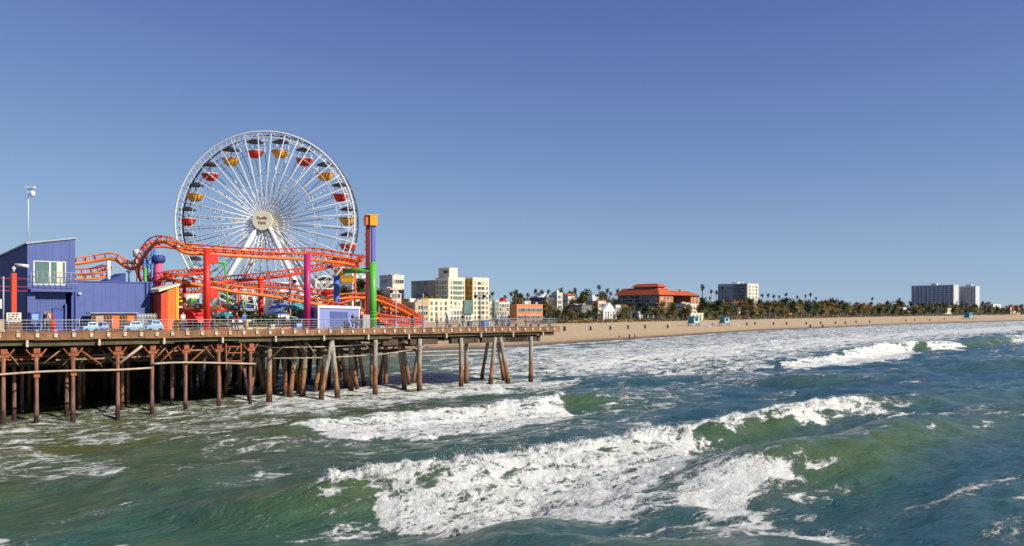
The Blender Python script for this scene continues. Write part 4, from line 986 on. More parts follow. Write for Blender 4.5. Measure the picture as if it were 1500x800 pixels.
x, y, s_ = pw(200.5, 11.5); t = thing('speaker_box', 'small white loudspeaker on a bracket beside the coaster hump', 'loudspeaker', (x, y, zt)); b = MB(); b.tube([(x, y, zt), (x, y, zp(378, y))], .05, 6); b.build('post', M['white'], t); b = MB(); b.lathe((x, y, zp(375, y)), [(.02, -.1), (.34, -.1), (.36, .5), (.3, .6), (.02, .62)], 12); b.build('horn', M['white'], t)
# red-orange kiddie tower on the far left
x, y, s_ = pw(20, 2.2); t = thing('ride_tower', 'orange red steel post frame with cross arm at the left edge', 'ride tower', (x, y, zd(s_)))
b = MB(); b.box((x, y, (zd(s_) + zp(400, y)) / 2), (.34, .34, zp(400, y) - zd(s_)), Q); b.build('post', M['redor'], t)
for py in (408, 420, 426):
    b = MB(); xx, yy = pp(s_ - 2.2, 2.2); b.box(((x + xx) / 2, (y + yy) / 2, zp(py, y)), (4.1, .10, .10), Q); b.build('arm', M['darkred'], t)
b = MB(); xx, yy = pp(s_ - .8, 2.1); b.tube([(x, y, zp(398, y)), (x, y, zp(393, y))], .08, 6); b.lathe((x, y, zp(395, y)), [(.1, 0), (.16, .1), (.02, .25)], 10); b.build('lamp', M['white'], t)
x, y, s_ = pw(5, 1.6); t = thing('post_lamp', 'dark thin post with round base at the left edge of the deck', 'lamp post', (x, y, zd(s_))); b = MB(); b.tube([(x, y, zd(s_)), (x, y, zp(405, y))], .06, 8); b.build('pole', M['dsteel'], t); b = MB(); b.lathe((x, y, zd(s_)), [(.35, 0), (.3, .15), (.12, .5), (.06, .7)], 12); b.build('base', M['dsteel'], t)
# menu sign with brown board planter
def lettered(parent, s0_, s1_, w_, z0, z1, rows, m):
    b = MB()
    for r_ in range(rows):
        z = z1 - (r_ + .7) * (z1 - z0) / (rows + .3); s_ = s0_ + .12
        while s_ < s1_ - .2:
            l = random.uniform(.1, .3); dquad(b, s_, min(s1_ - .1, s_ + l), w_ - .012, z, z, z + .09, z + .09, .01); s_ += l + random.uniform(.06, .14)
    return b.build('print', m, parent)
sa = pw(9, 1.2)[2]; sb = pw(33, 1.2)[2]; xa, ya = pp(sa, 1.2); zb = zd(sa)
t = thing('stall_counter', 'brown wooden counter with pale sign board behind the railing', 'stall', (*pp((sa + sb) / 2, 1.2), zb))
b = MB(); dquad(b, sa, sb, 1.2, zb, zb, zp(473, ya), zp(473, ya), 1.2); b.build('counter', M['brown'], t)
b = MB(); dquad(b, sa + .05, sb - .05, 1.3, zp(472, ya), zp(472, ya), zp(458, ya), zp(458, ya), .06); q = b.build('sign_board', M['cream2'], t); lettered(q, sa + .05, sb - .05, 1.3, zp(470, ya), zp(459, ya), 3, M['darkgrey'])
b = MB(); 
for s_ in (sa + .1, sb - .1): x, y = pp(s_, 1.4); b.tube([(x, y, zb), (x, y, zp(459, y))], .04, 6)
b.build('sign_posts', M['dsteel'], t)
sa = pw(-30, 1.0)[2]; sb = pw(6, 1.0)[2]; xa, ya = pp(sb, 1.0)
t = thing('stall_counter', 'pale board stall cut off by the left edge of the photo', 'stall', (*pp((sa + sb) / 2, 1.0), zb))
b = MB(); dquad(b, sa, sb, 1.0, zb, zb, zp(468, ya), zp(468, ya), .9); b.build('counter', M['tan'], t)
b = MB(); dquad(b, sa, sb + .15, 2.2, zp(452, ya), zp(452, ya), zp(438, ya), zp(438, ya), .06); b.build('sign_board', M['white'], t)
b = MB()
for s_ in (sa + .5, sb - .1): x, y = pp(s_, 2.3); b.tube([(x, y, zb), (x, y, zp(445, y))], .05, 6)
b.build('sign_posts', M['dsteel'], t)
# blue vending machine
t, xm, ym, zb, zt, s0, s1 = simple('vending_machine', 'blue vending machine with light screen beside the two people', 'vending machine', 45, 58, 458, 1.9, .8, M['peri2'])
b = MB(); dquad(b, s0 + .08, s1 - .08, 1.87, zb + 1.05, zb + 1.05, zt - .12, zt - .12, .028); b.build('screen', M['skyblue'], t)
b = MB(); dquad(b, s0 + .3, s1 - .3, 1.86, zb + .7, zb + .7, zb + .86, zb + .86, .038); b.build('badge', M['white'], t)
# red bin
x, y, s_ = pw(76, .9); t = thing('litter_bin', 'red round litter bin beside the white shirted person', 'bin', (x, y, zd(s_))); b = MB(); b.lathe((x, y, zd(s_)), [(.01, 0), (.26, 0), (.30, .85), (.32, .9), (.24, .95)], 14); b.build('drum', M['red'], t); b = MB(); b.lathe((x, y, zd(s_)), [(.27, .95), (.2, 1.12), (.02, 1.16)], 14); b.build('lid', M['darkred'], t)
# little light blue cars
def minicar(pxl, pxr, pyt, w_, m, lab):
    b = MB(); x0, y0, s0 = pw(pxl, w_); x1, y1, s1 = pw(pxr, w_); L_ = s1 - s0; zb = zd(s0); zt = zp(pyt, y0); H = zt - zb; xm, ym = pp((s0 + s1) / 2, w_ + .5)
    t = thing('mini_car', lab, 'ride car', (xm, ym, zb), 'small ride cars along the railing')
    wd = 1.0; prof = [(0, .22), (0, .55), (.06, .62), (.26, .64), (.36, 1.0), (.78, 1.0), (.93, .62), (1, .55), (1, .22)]
    vs = []
    for ww, ins in ((w_, 0), (w_ + wd, 0)):
        for f, h in prof: x, y = pp(s0 + f * L_, ww + (.08 if h > .7 and ww == w_ else -.08 if h > .7 else 0)); vs.append((x, y, zb + h * H))
    n = len(prof); b.add(vs, [tuple(range(n)), tuple(reversed(range(n, 2 * n)))] + [(i, i + n, (i + 1) % n + n, (i + 1) % n) for i in range(n)])
    b.build('body', m, t)
    b = MB(); dquad(b, s0 + .38 * L_, s0 + .55 * L_, w_ + .02, zb + .68 * H, zb + .68 * H, zb + .93 * H, zb + .93 * H, .04); dquad(b, s0 + .58 * L_, s0 + .76 * L_, w_ + .02, zb + .68 * H, zb + .68 * H, zb + .93 * H, zb + .93 * H, .04); b.build('side_window', M['glass'], t)
    b = MB(); dquad(b, s0 + .02, s1 - .02, w_ - .02, zb + .5 * H, zb + .5 * H, zb + .56 * H, zb + .56 * H, .018); b.build('stripe', M['white'], t)
    for f in (.2, .8):
        x, y = pp(s0 + f * L_, w_ - .03); x2, y2 = pp(s0 + f * L_, w_ + .15); b = MB(); b.tube([(x, y, zb + .18), (x2, y2, zb + .18)], .18, 14); b.build('wheel', M['black'], t)
for a, b_, p_, w_, m_, l_ in ((122, 146, 472, 1.2, 'skyblue', 'small light blue ride car left of the plain blue one'), (146.5, 160, 472, 1.5, 'blue', 'narrow plain blue ride car between the light blue ones'), (182, 212, 471, 1.2, 'skyblue', 'light blue ride car in front of the white picket fence'), (215, 240, 469.5, 1.2, 'skyblue', 'light blue ride car against the orange ride box')):
    minicar(a, b_, p_, w_, M[m_], l_)
# slatted crate and picket fence
for pxl, pxr, m_, lab, nm, cat, n_, h in ((133, 200, 'brown', 'dark brown slatted wooden enclosure in front of the long periwinkle block', 'slat_enclosure', 'enclosure', 14, 459), (201, 232, 'cream2', 'pale picket fence right of the brown slatted enclosure', 'picket_fence', 'fence', 14, 459)):
    sa = pw(pxl, 2.9)[2]; sb = pw(pxr, 2.9)[2]; x, y = pp((sa + sb) / 2, 2.9); zb = zd(sa); z1 = zp(h, y); t = thing(nm, lab, cat, (x, y, zb))
    b = MB(); st = (sb - sa) / n_
    for k in range(n_): dquad(b, sa + k * st + .03, sa + (k + (.9 if m_ == 'brown' else .5)) * st, 2.9, zb + .05, zb + .05, z1 - random.uniform(0, .06), z1, .05)
    for z in (zb + .3, z1 - .25): dquad(b, sa, sb, 2.96, z, z, z + .1, z + .1, .05)
    b.build('slats', M[m_], t)
    if m_ == 'brown':
        for k in range(3): b = MB(); dquad(b, sa + .4 + k * 1.25, sa + 1.0 + k * 1.25, 2.88, zb + .3, zb + .3, z1 - .2, z1 - .2, .018); b.build('panel', M['orange'] if k else M['tan'], t)
        b = MB(); dquad(b, sa - .1, sb + .1, 2.7, z1, z1, z1 + .07, z1 + .07, 1.1); b.build('top_board', M['dsteel'], t)
# orange ride box
sa = pw(236, 2.4)[2]; sb = pw(257.5, 2.4)[2]; x, y = pp((sa + sb) / 2, 2.4); zb = zd(sa)
t = thing('ride_entrance', 'tall orange ride entrance box with sloping yellow edge', 'ride entrance', (x, y, zb))
b = MB(); dquad(b, sa, sa + (sb - sa) * .42, 2.4, zb, zb, zp(431, y), zp(427, y), 2.5); b.build('panel', M['redor'], t)
b = MB(); dquad(b, sa + (sb - sa) * .43, sb, 2.4, zb, zb, zp(426, y), zp(420, y), 2.5); b.build('panel', M['orange'], t)
b = MB(); dquad(b, sb + .01, sb + .25, 2.35, zb, zb, zp(418, y), zp(417, y), 2.6); b.build('edge_post', M['yellow'], t)
b = MB(); dquad(b, sa - .25, sb + .3, 2.25, zp(428, y), zp(418, y), zp(424, y), zp(415.5, y), 2.8); b.build('top_beam', M['cream'], t)
# ticket kiosk: white frame, blue panels
sa = pw(466, 1.6)[2]; sb = pw(526, 1.6)[2]; x, y = pp((sa + sb) / 2, 1.6); zb = zd(sa); z1 = zp(451, y)
t = thing('ticket_kiosk', 'boxy kiosk with white edges and pale blue panels right of the magenta column', 'kiosk', (x, y, zb))
b = MB(); dquad(b, sa, sb, 1.6, zb, zb, z1 + .02, z1 - .1, 2.4); b.build('wall', mat('pale_periwinkle', (.26, .30, .62), .55, var=.06), t)
L_ = sb - sa
b = MB(); dquad(b, sa + .28 * L_, sa + .72 * L_, 1.56, zb + .05, zb + .05, z1 - .35, z1 - .4, .04); b.build('panel', M['peri'], t)
b = MB(); dquad(b, sa - .1, sb + .1, 1.5, z1, z1 - .12, z1 + .28, z1 + .14, 2.6); b.build('roof', M['white'], t)
b = MB(); dquad(b, sa - .06, sa + .1, 1.54, zb, zb, z1, z1, .05); dquad(b, sb - .1, sb + .06, 1.54, zb, zb, z1 - .1, z1 - .12, .05); dquad(b, sa + .1, sb - .1, 1.55, zb, zb, zb + .1, zb + .1, .04); b.build('trim', M['white'], t)
t, *_ = simple('dark_booth', 'dark navy booth between the magenta column and the white edged kiosk', 'booth', 452, 465, 456, 2.4, 2, M['navy'])
t, xm, ym, zb, zt, s0, s1 = simple('info_sign', 'small blue information board left of the magenta column', 'sign', 434, 443, 473, .7, .12, M['blue']); lettered(t, s0, s1, .7, zb + .3, zt - .1, 3, M['white'])
t, *_ = simple('utility_cabinet', 'grey metal cabinet at the foot of the green column', 'cabinet', 532, 542, 461, 2.2, .9, M['greyst'])
# planters behind the rail
for k, (a, b_, m_) in enumerate(((366, 394, 'tan'), (404, 412, 'salmon'), (415, 427, 'salmon'), (320, 342, 'brown'))):
    lab = ('long tan planter box behind the railing', 'narrow salmon planter box behind the railing', 'wider salmon planter box beside the small blue board', 'brown low planter box right of the bright red column')[k]
    t, xm, ym, zb, zt, s0, s1 = simple('planter', lab, 'planter', a, b_, 479, 1.0, .9, M[m_], group='planter boxes on the deck')
    b = MB(); rr = random.Random(k)
    for i in range(90 if k == 0 else 40):
        s_ = rr.uniform(s0, s1); w_ = rr.uniform(1.05, 1.8); x, y = pp(s_, w_); h = rr.uniform(.05, .3); a_ = rr.uniform(0, 6.28); c = .09
        b.add([(x - c * math.cos(a_), y - c * math.sin(a_), zt + h), (x + c * math.cos(a_), y + c * math.sin(a_), zt + h), (x + rr.uniform(-.1, .1), y, zt + h + .18)], [(0, 1, 2)])
    b.build('plants', M['leafo'], t)
t, *_ = simple('white_cooler', 'small white box on the deck right of the bright red column', 'box', 363, 369, 480, .6, .5, M['white'])
t, *_ = simple('white_cooler', 'little white box on the deck right of the green column', 'box', 558, 564, 479, .8, .5, M['white'])
t, *_ = simple('stone_bollard_box', 'pale grey upright box beside the long tan planter', 'box', 397, 403, 476, .6, .5, M['cream2'])

# --- rides and stalls in the middle of the deck
def stall(pxl, pxr, pyt, w_, mroof, mwall, lab, dep=3.0, roof='hip'):
    sa = pw(pxl, w_)[2]; sb = pw(pxr, w_)[2]; x, y = pp((sa + sb) / 2, w_ + dep / 2); zb = zd(sa); zt = zp(pyt, y); ze = zb + (zt - zb) * .68
    t = thing('stall', lab, 'stall', (x, y, zb), 'game and food stalls in the middle of the deck')
    b = MB(); b.box((x, y, (zb + ze) / 2), (sb - sa - .4, dep - .4, ze - zb), Q); b.build('wall', mwall, t)
    b = MB(); dquad(b, sa + .45, sb - .45, w_ + .1, zb + .95, zb + .95, ze - .35, ze - .35, .09); b.build('counter_opening', M['darkgrey'], t)
    b = MB(); vs = [(*pp(sa - .1, w_ - .2), ze), (*pp(sb + .1, w_ - .2), ze), (*pp(sb + .1, w_ + dep + .2), ze), (*pp(sa - .1, w_ + dep + .2), ze), (x, y, zt)]
    b.add(vs, [(3, 2, 1, 0), (0, 1, 4), (1, 2, 4), (2, 3, 4), (3, 0, 4)]); b.build('roof', mroof, t)
    b = MB(); dquad(b, sa - .1, sb + .1, w_ - .22, ze - .25, ze - .25, ze + .02, ze + .02, .02); b.build('valance', M['white'], t)
stall(259, 277, 430, 9, M['lemon'], M['yellow'], 'stall with lemon yellow roof behind the orange ride box')
stall(280, 300, 436, 10, M['green'], M['lemon'], 'green roofed yellow stall left of the bright red column')
stall(318, 342, 446, 14, M['red'], M['white'], 'red roofed white stall right of the bright red column')
stall(404, 422, 452, 12, M['blue'], M['shirtr'], 'blue roofed stall right of the second red column')
stall(424, 446, 462, 6, mat('mint_roof', (.25, .55, .42), .6), M['cream2'], 'mint roofed pale stall left of the magenta column')
stall(350, 372, 440, 22, M['navy'], M['magenta'], 'navy roofed magenta stall under the wheel')
stall(340, 366, 462, 7, M['darkgrey'], M['greyst'], 'low grey stall in front of the wheel base')
stall(500, 530, 446, 22, M['white'], M['pinkst'], 'white roofed stall behind the pale blue kiosk')
stall(560, 600, 462, 26, M['darkgrey'], M['navy'], 'dark roofed stall inside the lower coaster loop')
stall(296, 312, 452, 16, M['orange'], M['white'], 'orange roofed white stall behind the red dome ride')
stall(384, 400, 458, 16, M['lemon'], M['red'], 'lemon roofed red stall right of the second red column')
stall(330, 346, 456, 9, mat('teal_roof', (.05, .30, .32), .5), M['tan'], 'teal roofed tan stall in front of the wheel base')
stall(456, 476, 446, 26, M['pink'], M['cream2'], 'pink roofed stall behind the pale blue kiosk')
def parasol(px, w_, m, lab):
    x, y, s_ = pw(px, w_); zb = zd(s_); t = thing('parasol', lab, 'parasol', (x, y, zb), 'parasols between the stalls'); b = MB(); b.tube([(x, y, zb), (x, y, zb + 2.7)], .035, 6); b.build('pole', M['white'], t)
    b = MB(); b.lathe((x, y, zb), [(1.35, 2.1), (1.3, 2.2), (.7, 2.5), (.02, 2.75)], 8, smooth=False); b.build('canopy', m, t)
for px, w_, m_, c_ in ((411, 7, 'blue', 'blue parasol right of the dark clipped hedge'), (434, 5, 'teal', 'teal parasol behind the small blue board')):
    parasol(px, w_, M[m_] if m_ in M else mat('teal_cloth', (.06, .34, .36), .7), c_)
# white A frame swing supports below the wheel
for px, w_, lab in ((340, 17, 'white pipe swing frame left of the wheel legs'), (416, 20, 'white pipe swing frame right of the wheel legs')):
    x, y, s_ = pw(px, w_); zb = zd(s_); t = thing('swing_frame', lab, 'ride frame', (x, y, zb)); b = MB()
    for d in (-2.2, 2.2):
        for e in (-1, 1): b.tube([(x + d * 1.4, y + e, zb), (x + d, y, zb + 4.2)], .07, 6)
    b.tube([(x - 2.4, y, zb + 4.2), (x + 2.4, y, zb + 4.2)], .09, 6)
    for d in (-1.4, -.5, .5, 1.4): b.tube([(x + d, y, zb + 4.2), (x + d + .2, y, zb + 1.2)], .025, 4)
    b.build('frame', M['white'], t)
# round red ride
x, y, s_ = pw(283, 6.5); zb = zd(s_); t = thing('spinning_ride', 'low red dome shaped spinning ride behind the railing', 'ride', (x, y, zb))
b = MB(); b.lathe((x, y, zb), [(1.9, .75), (1.8, 1.0), (1.3, 1.75), (.6, 2.15), (.02, 2.25)], 20); b.build('dome', M['red'], t)
b = MB(); b.lathe((x, y, zb), [(.02, 0), (2.1, 0), (2.1, .3), (.6, .4), (.5, 2.6), (.02, 2.6)], 20); b.build('base', M['darkgrey'], t)
b = MB()
for k in range(8):
    a = k * math.pi / 4; b.tube([(x, y, zb + 2.6), (x + 2.4 * math.cos(a), y + 2.4 * math.sin(a), zb + 2.05)], .06, 5)
b.tube([(x + 2.4 * math.cos(k * math.pi / 12), y + 2.4 * math.sin(k * math.pi / 12), zb + 2.05) for k in range(24)], .07, 6, closed=True); b.build('canopy_frame', M['brown'], t)
# green lattice swing frame
for (px, w_, pyt, m_, lab) in ((318, 13, 385, 'green', 'green zigzag lattice ride tower behind the bright red column'), (345, 20, 440, 'green', 'short green lattice frame under the wheel')):
    x, y, s_ = pw(px, w_); zb = zd(s_); zt = zp(pyt, y); t = thing('lattice_tower', lab, 'ride tower', (x, y, zb)); b = MB()
    for dx in (-1.3, 1.3): b.tube([(x + dx, y, zb), (x + dx * .6, y, zt)], .10, 6)
    k = zb + .4; f = 1
    while k < zt - 1.2: b.tube([(x - 1.1 * f, y, k), (x + 1.1 * f, y, k + 1.3)], .06, 5); k += 1.3; f = -f
    b.tube([(x - .9, y, zt), (x + .9, y, zt)], .1, 6); b.build('frame', M[m_], t)
# hedges on the deck
def hedge(pxl, pxr, pyt, w_, lab, n=900, m='leafd'):
    sa = pw(pxl, w_)[2]; sb = pw(pxr, w_)[2]; x, y = pp((sa + sb) / 2, w_); zb = zd(sa); zt = zp(pyt, y); t = thing('hedge', lab, 'hedge', (x, y, zb)); rr = random.Random(int(pxl)); b = MB()
    for i in range(n):
        s_ = rr.uniform(sa, sb); ww = w_ + rr.uniform(0, 1.6); z = zb + (zt - zb) * (1 - rr.random() ** 1.6) * rr.uniform(.8, 1.1); xx, yy = pp(s_, ww); c = rr.uniform(.07, .16); q = Quaternion((rr.random(), rr.random(), rr.random()), rr.uniform(0, 6))
        b.add([Vector((xx, yy, z)) + q @ Vector(v) * c for v in ((-1, -1, 0), (1, -1, 0), (1.1, 1, 0), (-1, 1, 0))], [(0, 1, 2, 3)])
    b.build('foliage', M[m], t)
    b = MB()
    for k in range(6): s_ = sa + (sb - sa) * (k + .5) / 6; xx, yy = pp(s_, w_ + .8); b.tube([(xx, yy, zb), (xx + .1, yy, zb + (zt - zb) * .7)], [.06, .03], 5)
    b.build('stems', M['bark'], t)
hedge(368, 408, 462, 10, 'dark clipped hedge at the foot of the second red column')
hedge(300, 330, 466, 8, 'low hedge behind the brown planter', 500, 'leafo')
hedge(428, 448, 455, 16, 'dark shrub mass left of the magenta column', 500)
# light poles along the deck
def lamp(px, pyt, w_, lab, heads=2, m='dsteel'):
    x, y, s_ = pw(px, w_); zb = zd(s_); zt = zp(pyt, y); t = thing('street_lamp', lab, 'street lamp', (x, y, zb), 'lamp posts on the pier deck'); b = MB(); b.tube([(x, y, zb), (x, y, zt)], [.09, .06], 8); b.build('pole', M[m], t)
    b = MB(); b.lathe((x, y, zb), [(.22, 0), (.2, .3), (.12, .6), (.09, .9)], 10); b.build('base', M[m], t)
    for k in range(heads):
        d = (-1 if k else 1) * .5; b = MB(); b.tube([(x, y, zt - .1), (x + d, y, zt)], .035, 5); b.lathe((x + d, y, zt - .22), [(.05, .25), (.2, .16), (.22, 0), (.1, -.12), (.01, -.14)], 10); b.build('lamp_head', M['black'], t)
lamp(703, 432, 1.2, 'tall dark lamp post in front of the cream hotel', 2, 'darkgrey')
lamp(805, 462, 1.0, 'short lamp post at the far right end of the deck', 1, 'darkgrey')
lamp(580, 425, 6, 'thin lamp post above the lower red coaster loop', 2)
lamp(620, 430, 4, 'thin lamp post left of the cream hotel front', 2)
lamp(425, 410, 9, 'thin grey lamp post left of the magenta column', 1)
lamp(362, 470, .8, 'short yellow post behind the railing', 1, 'yellow')
# blue bin, bench, cabinet on the tail
t, xm, ym, zb, zt, s0, s1 = simple('recycling_bin', 'blue recycling bin right of the tall dark lamp post', 'bin', 709, 715, 470, 1.2, .5, M['blue'])
t, *_ = simple('recycling_bin', 'pale recycling bin beside the blue one', 'bin', 715.6, 720, 471, 1.2, .5, M['greyst'])
t, *_ = simple('litter_bin', 'dark litter bin left of the tall dark lamp post', 'bin', 688, 692, 471, 1.2, .5, M['darkgrey'])
def bench(px, w_, lab):
    x, y, s_ = pw(px, w_); zb = zd(s_); t = thing('park_bench', lab, 'bench', (x, y, zb), 'benches on the end of the pier')
    b = MB()
    for k in range(4): xx, yy = pp(s_, w_ + k * .12); b.box((xx, yy, zb + .45), (1.6, .09, .04), Q)
    b.build('seat', M['brown'], t); b = MB()
    for k in range(3): xx, yy = pp(s_, w_ + .46 + k * .02); b.box((xx, yy, zb + .6 + k * .13), (1.6, .04, .09), Q)
    b.build('backrest', M['brown'], t)
    for d in (-.7, .7): xx, yy = pp(s_ + d, w_ + .2); b = MB(); b.box((xx, yy, zb + .215), (.06, .42, .425), Q); b.build('leg', M['darkgrey'], t)
bench(668, 2.4, 'bench left of the tall dark lamp post'); bench(752, 2.6, 'bench beside the parked bicycles'); bench(785, 2.6, 'bench nearest the right end of the deck')
def bicycle(px, w_, m, lab, tilt=0):
    x, y, s_ = pw(px, w_); zb = zd(s_); t = thing('bicycle', lab, 'bicycle', (x, y, zb), 'bicycles leaning on the railing')
    def P(ds, z): xx, yy = pp(s_ + ds, w_); return (xx, yy, zb + z)
    for d in (-.52, .52):
        b = MB(); b.tube([P(d + .34 * math.cos(a), .34 + .34 * math.sin(a)) for a in np.linspace(0, 2 * math.pi, 20, endpoint=False)], .022, 5, closed=True); 
        for a in np.linspace(0, math.pi, 6, endpoint=False): b.tube([P(d + .33 * math.cos(a), .34 + .33 * math.sin(a)), P(d - .33 * math.cos(a), .34 - .33 * math.sin(a))], .004, 3)
        b.build('wheel', M['black'], t)
    b = MB(); A_, B_, C_, D_, E_ = P(-.52, .34), P(-.1, .3), P(-.22, .8), P(.34, .85), P(.52, .34)
    for q in ((A_, B_), (A_, C_), (B_, C_), (B_, D_), (C_, D_), (D_, E_)): b.tube(q, .02, 5)
    b.build('frame', m, t)
    b = MB(); b.tube([P(.3, 1.0), P(.34, .85)], .02, 5); b.tube([(P(.3, 1.0)[0] - .15, P(.3, 1.0)[1] + .15, zb + 1.0), (P(.3, 1)[0] + .15, P(.3, 1)[1] - .15, zb + 1.0)], .018, 5); b.build('handlebar', M['dsteel'], t)
    b = MB(); b.tube([P(-.22, .8), P(-.24, .93)], .015, 5); xx = P(-.24, .95); b.box(xx, (.26, .13, .05), Q); b.build('saddle', M['black'], t)
bicycle(731, 1.4, M['darkgrey'], 'dark bicycle parked right of the blue bin'); bicycle(741, 1.6, M['blue'], 'blue bicycle parked in front of the bench')

# ============================================================ PEOPLE
def skinmesh(verts, edges, rad, root=0, lv=2):
    me = bpy.data.meshes.new('body'); me.from_pydata(verts, edges, []); o = bpy.data.objects.new('tmp', me); COL.objects.link(o)
    md = o.modifiers.new('s', 'SKIN'); md.use_smooth_shade = True
    for i, r in enumerate(rad):
        rr = r if isinstance(r, tuple) else (r, r); me.skin_vertices[0].data[i].radius = rr
    for i in range(len(rad)): me.skin_vertices[0].data[i].use_root = (i == root)
    sb_ = o.modifiers.new('d', 'SUBSURF'); sb_.levels = lv
    dg = bpy.context.evaluated_depsgraph_get(); dg.update(); m2 = bpy.data.meshes.new_from_object(o.evaluated_get(dg)); bpy.data.objects.remove(o); return m2
def person(x, y, z, face, label, top, bottom, hair='hair', h=1.72, walk=.12, arm=.15, group=None):
    t = thing('person', label, 'person', (x, y, z), group); t.rotation_euler = (0, 0, face); k = h / 1.72
    # local: -y is forward
    J = dict(pel=(0, 0, .93), wst=(0, .0, 1.08), chs=(0, -.01, 1.28), nck=(0, 0, 1.46), nk2=(0, -.01, 1.52), hd1=(0, -.02, 1.60), hd2=(0, -.01, 1.68),
             shl=(-.17, 0, 1.42), shr=(.17, 0, 1.42), ell=(-.23, -arm * .3, 1.14), elr=(.23, arm * .3, 1.14), wrl=(-.24, -arm, .90), wrr=(.24, -arm * .2, .90), hnl=(-.24, -arm - .03, .81), hnr=(.24, -arm * .3, .81),
             hil=(-.09, 0, .88), hir=(.09, 0, .88), knl=(-.10, -walk, .49), knr=(.10, walk * .3, .49), anl=(-.10, -walk * .9, .08), anr=(.10, walk * 1.3, .08), tol=(-.11, -walk * .9 - .16, .035), tor=(.11, walk * 1.3 - .16, .035))
    names = list(J); ix = {n: i for i, n in enumerate(names)}
    rad = dict(pel=(.13, .10), wst=(.125, .095), chs=(.15, .105), nck=.06, nk2=.055, hd1=(.078, .095), hd2=(.075, .085), shl=.065, shr=.065, ell=.042, elr=.042, wrl=.03, wrr=.03, hnl=.034, hnr=.034, hil=.09, hir=.09, knl=.058, knr=.058, anl=.042, anr=.042, tol=.035, tor=.035)
    E = [('pel', 'wst'), ('wst', 'chs'), ('chs', 'nck'), ('nck', 'nk2'), ('nk2', 'hd1'), ('hd1', 'hd2'), ('nck', 'shl'), ('nck', 'shr'), ('shl', 'ell'), ('shr', 'elr'), ('ell', 'wrl'), ('elr', 'wrr'), ('wrl', 'hnl'), ('wrr', 'hnr'), ('pel', 'hil'), ('pel', 'hir'), ('hil', 'knl'), ('hir', 'knr'), ('knl', 'anl'), ('knr', 'anr'), ('anl', 'tol'), ('anr', 'tor')]
    def mk_(sub, grow, nm, m, lv=2):
        nn = [n for n in names if n in sub]; jx = {n: i for i, n in enumerate(nn)}
        vs = [tuple(c * k for c in J[n]) for n in nn]; ed = [(jx[a], jx[b]) for a, b in E if a in jx and b in jx]
        rs = [tuple((q + grow) * k for q in (rad[n] if isinstance(rad[n], tuple) else (rad[n],) * 2)) for n in nn]
        me = skinmesh(vs, ed, rs, 0, lv); me.name = nm; me.materials.clear(); me.materials.append(m); o = bpy.data.objects.new(nm, me); COL.objects.link(o); o.parent = t; return o
    mk_(names, 0, 'body', M['skin'])
    mk_(['chs', 'wst', 'pel', 'nck', 'shl', 'shr', 'ell', 'elr'], .014, 'shirt', top)
    mk_(['pel', 'hil', 'hir', 'knl', 'knr', 'anl', 'anr'], .018, 'trousers', bottom)
    b = MB(); b.lathe((0, 0, 0), [(.001, .115), (.06, .10), (.098, .05), (.105, -.02), (.09, -.09)], 12); o = b.build('hair', M[hair], t); o.location = (0, .02 * k, 1.665 * k); o.scale = (k, k * 1.1, k)
    for s_, n in ((-1, 'tol'), (1, 'tor')):
        b = MB(); p_ = J[n]; b.box((p_[0] * k, (p_[1] + .07) * k, .03 * k), (.09, .26, .06)); b.build('shoe', M['black'], None).parent = t
    b = MB(); b.box((0, -.125 * k, 1.625 * k), (.022, .03, .04), top=.4); b.build('nose', M['skin'], None).parent = t
    return t
def pperson(px, w_, *a, **kw): x, y, s_ = pw(px, w_); return person(x, y, zd(s_), *a, **kw)
pperson(65.5, .55, 2.2, 'person in black clothes beside the blue vending machine', M['shirtk'], M['shirtk'])
pperson(70.5, .45, -.6, 'person in white top and grey trousers leaning at the railing', M['shirtw'], M['darkgrey'])
pperson(73.6, .9, .5, 'person in red top behind the red litter bin', M['shirtr'], M['shirtw'])
for px_, w_, f_, t_, b_, l_ in ((268, 1.6, 1, 'shirtw', 'denim', 'person in white top right of the orange ride box'), (312, 1.5, 2, 'shirtk', 'denim', 'person in black top just right of the bright red column'), (347, 2, -1, 'shirtr', 'darkgrey', 'person in red top behind the railing near the yellow post'), (358, 2.4, 1, 'blue', 'denim', 'person in blue top left of the yellow post'), (421, 2.2, 1, 'shirtw', 'shirtk', 'person in white top behind the wider salmon planter'), (604, 1.6, 2, 'shirtk', 'denim', 'person in black top in front of the lower coaster loop'), (640, 1.4, 1, 'salmon', 'denim', 'person in orange top in front of the cream hotel'), (655, 2, -1, 'shirtw', 'denim', 'person in white top left of the first bench')):
    pperson(px_, w_, f_, l_, M[t_], M[b_])
pperson(516.5, .8, 1.2, 'person in dark clothes in front of the pale blue kiosk', M['shirtk'], M['denim'])
pperson(521.5, .7, 1.4, 'person in grey top at the right corner of the pale blue kiosk', M['darkgrey'], M['shirtk'], h=1.5)
pperson(529, 1.1, -1, 'person in red top left of the grey cabinet', M['shirtr'], M['denim'])
pperson(678, .9, .8, 'person in dark coat left of the dark litter bin', M['shirtk'], M['denim'])
pperson(727, .8, 2, 'person in white top beside the dark bicycle', M['shirtw'], M['shirtk'])
pperson(736, .9, -2, 'person in blue top between the two bicycles', M['blue'], M['denim'])
pperson(746, .9, 1, 'person in black top right of the blue bicycle', M['shirtk'], M['denim'])
pperson(770, 1.2, 1, 'person in red top on the end of the pier', M['shirtr'], M['shirtk'])
def groundpt(px, py, z): D = (CZ - z) * FPX / (py - HY); return (px - 750) / FPX * D, D, z
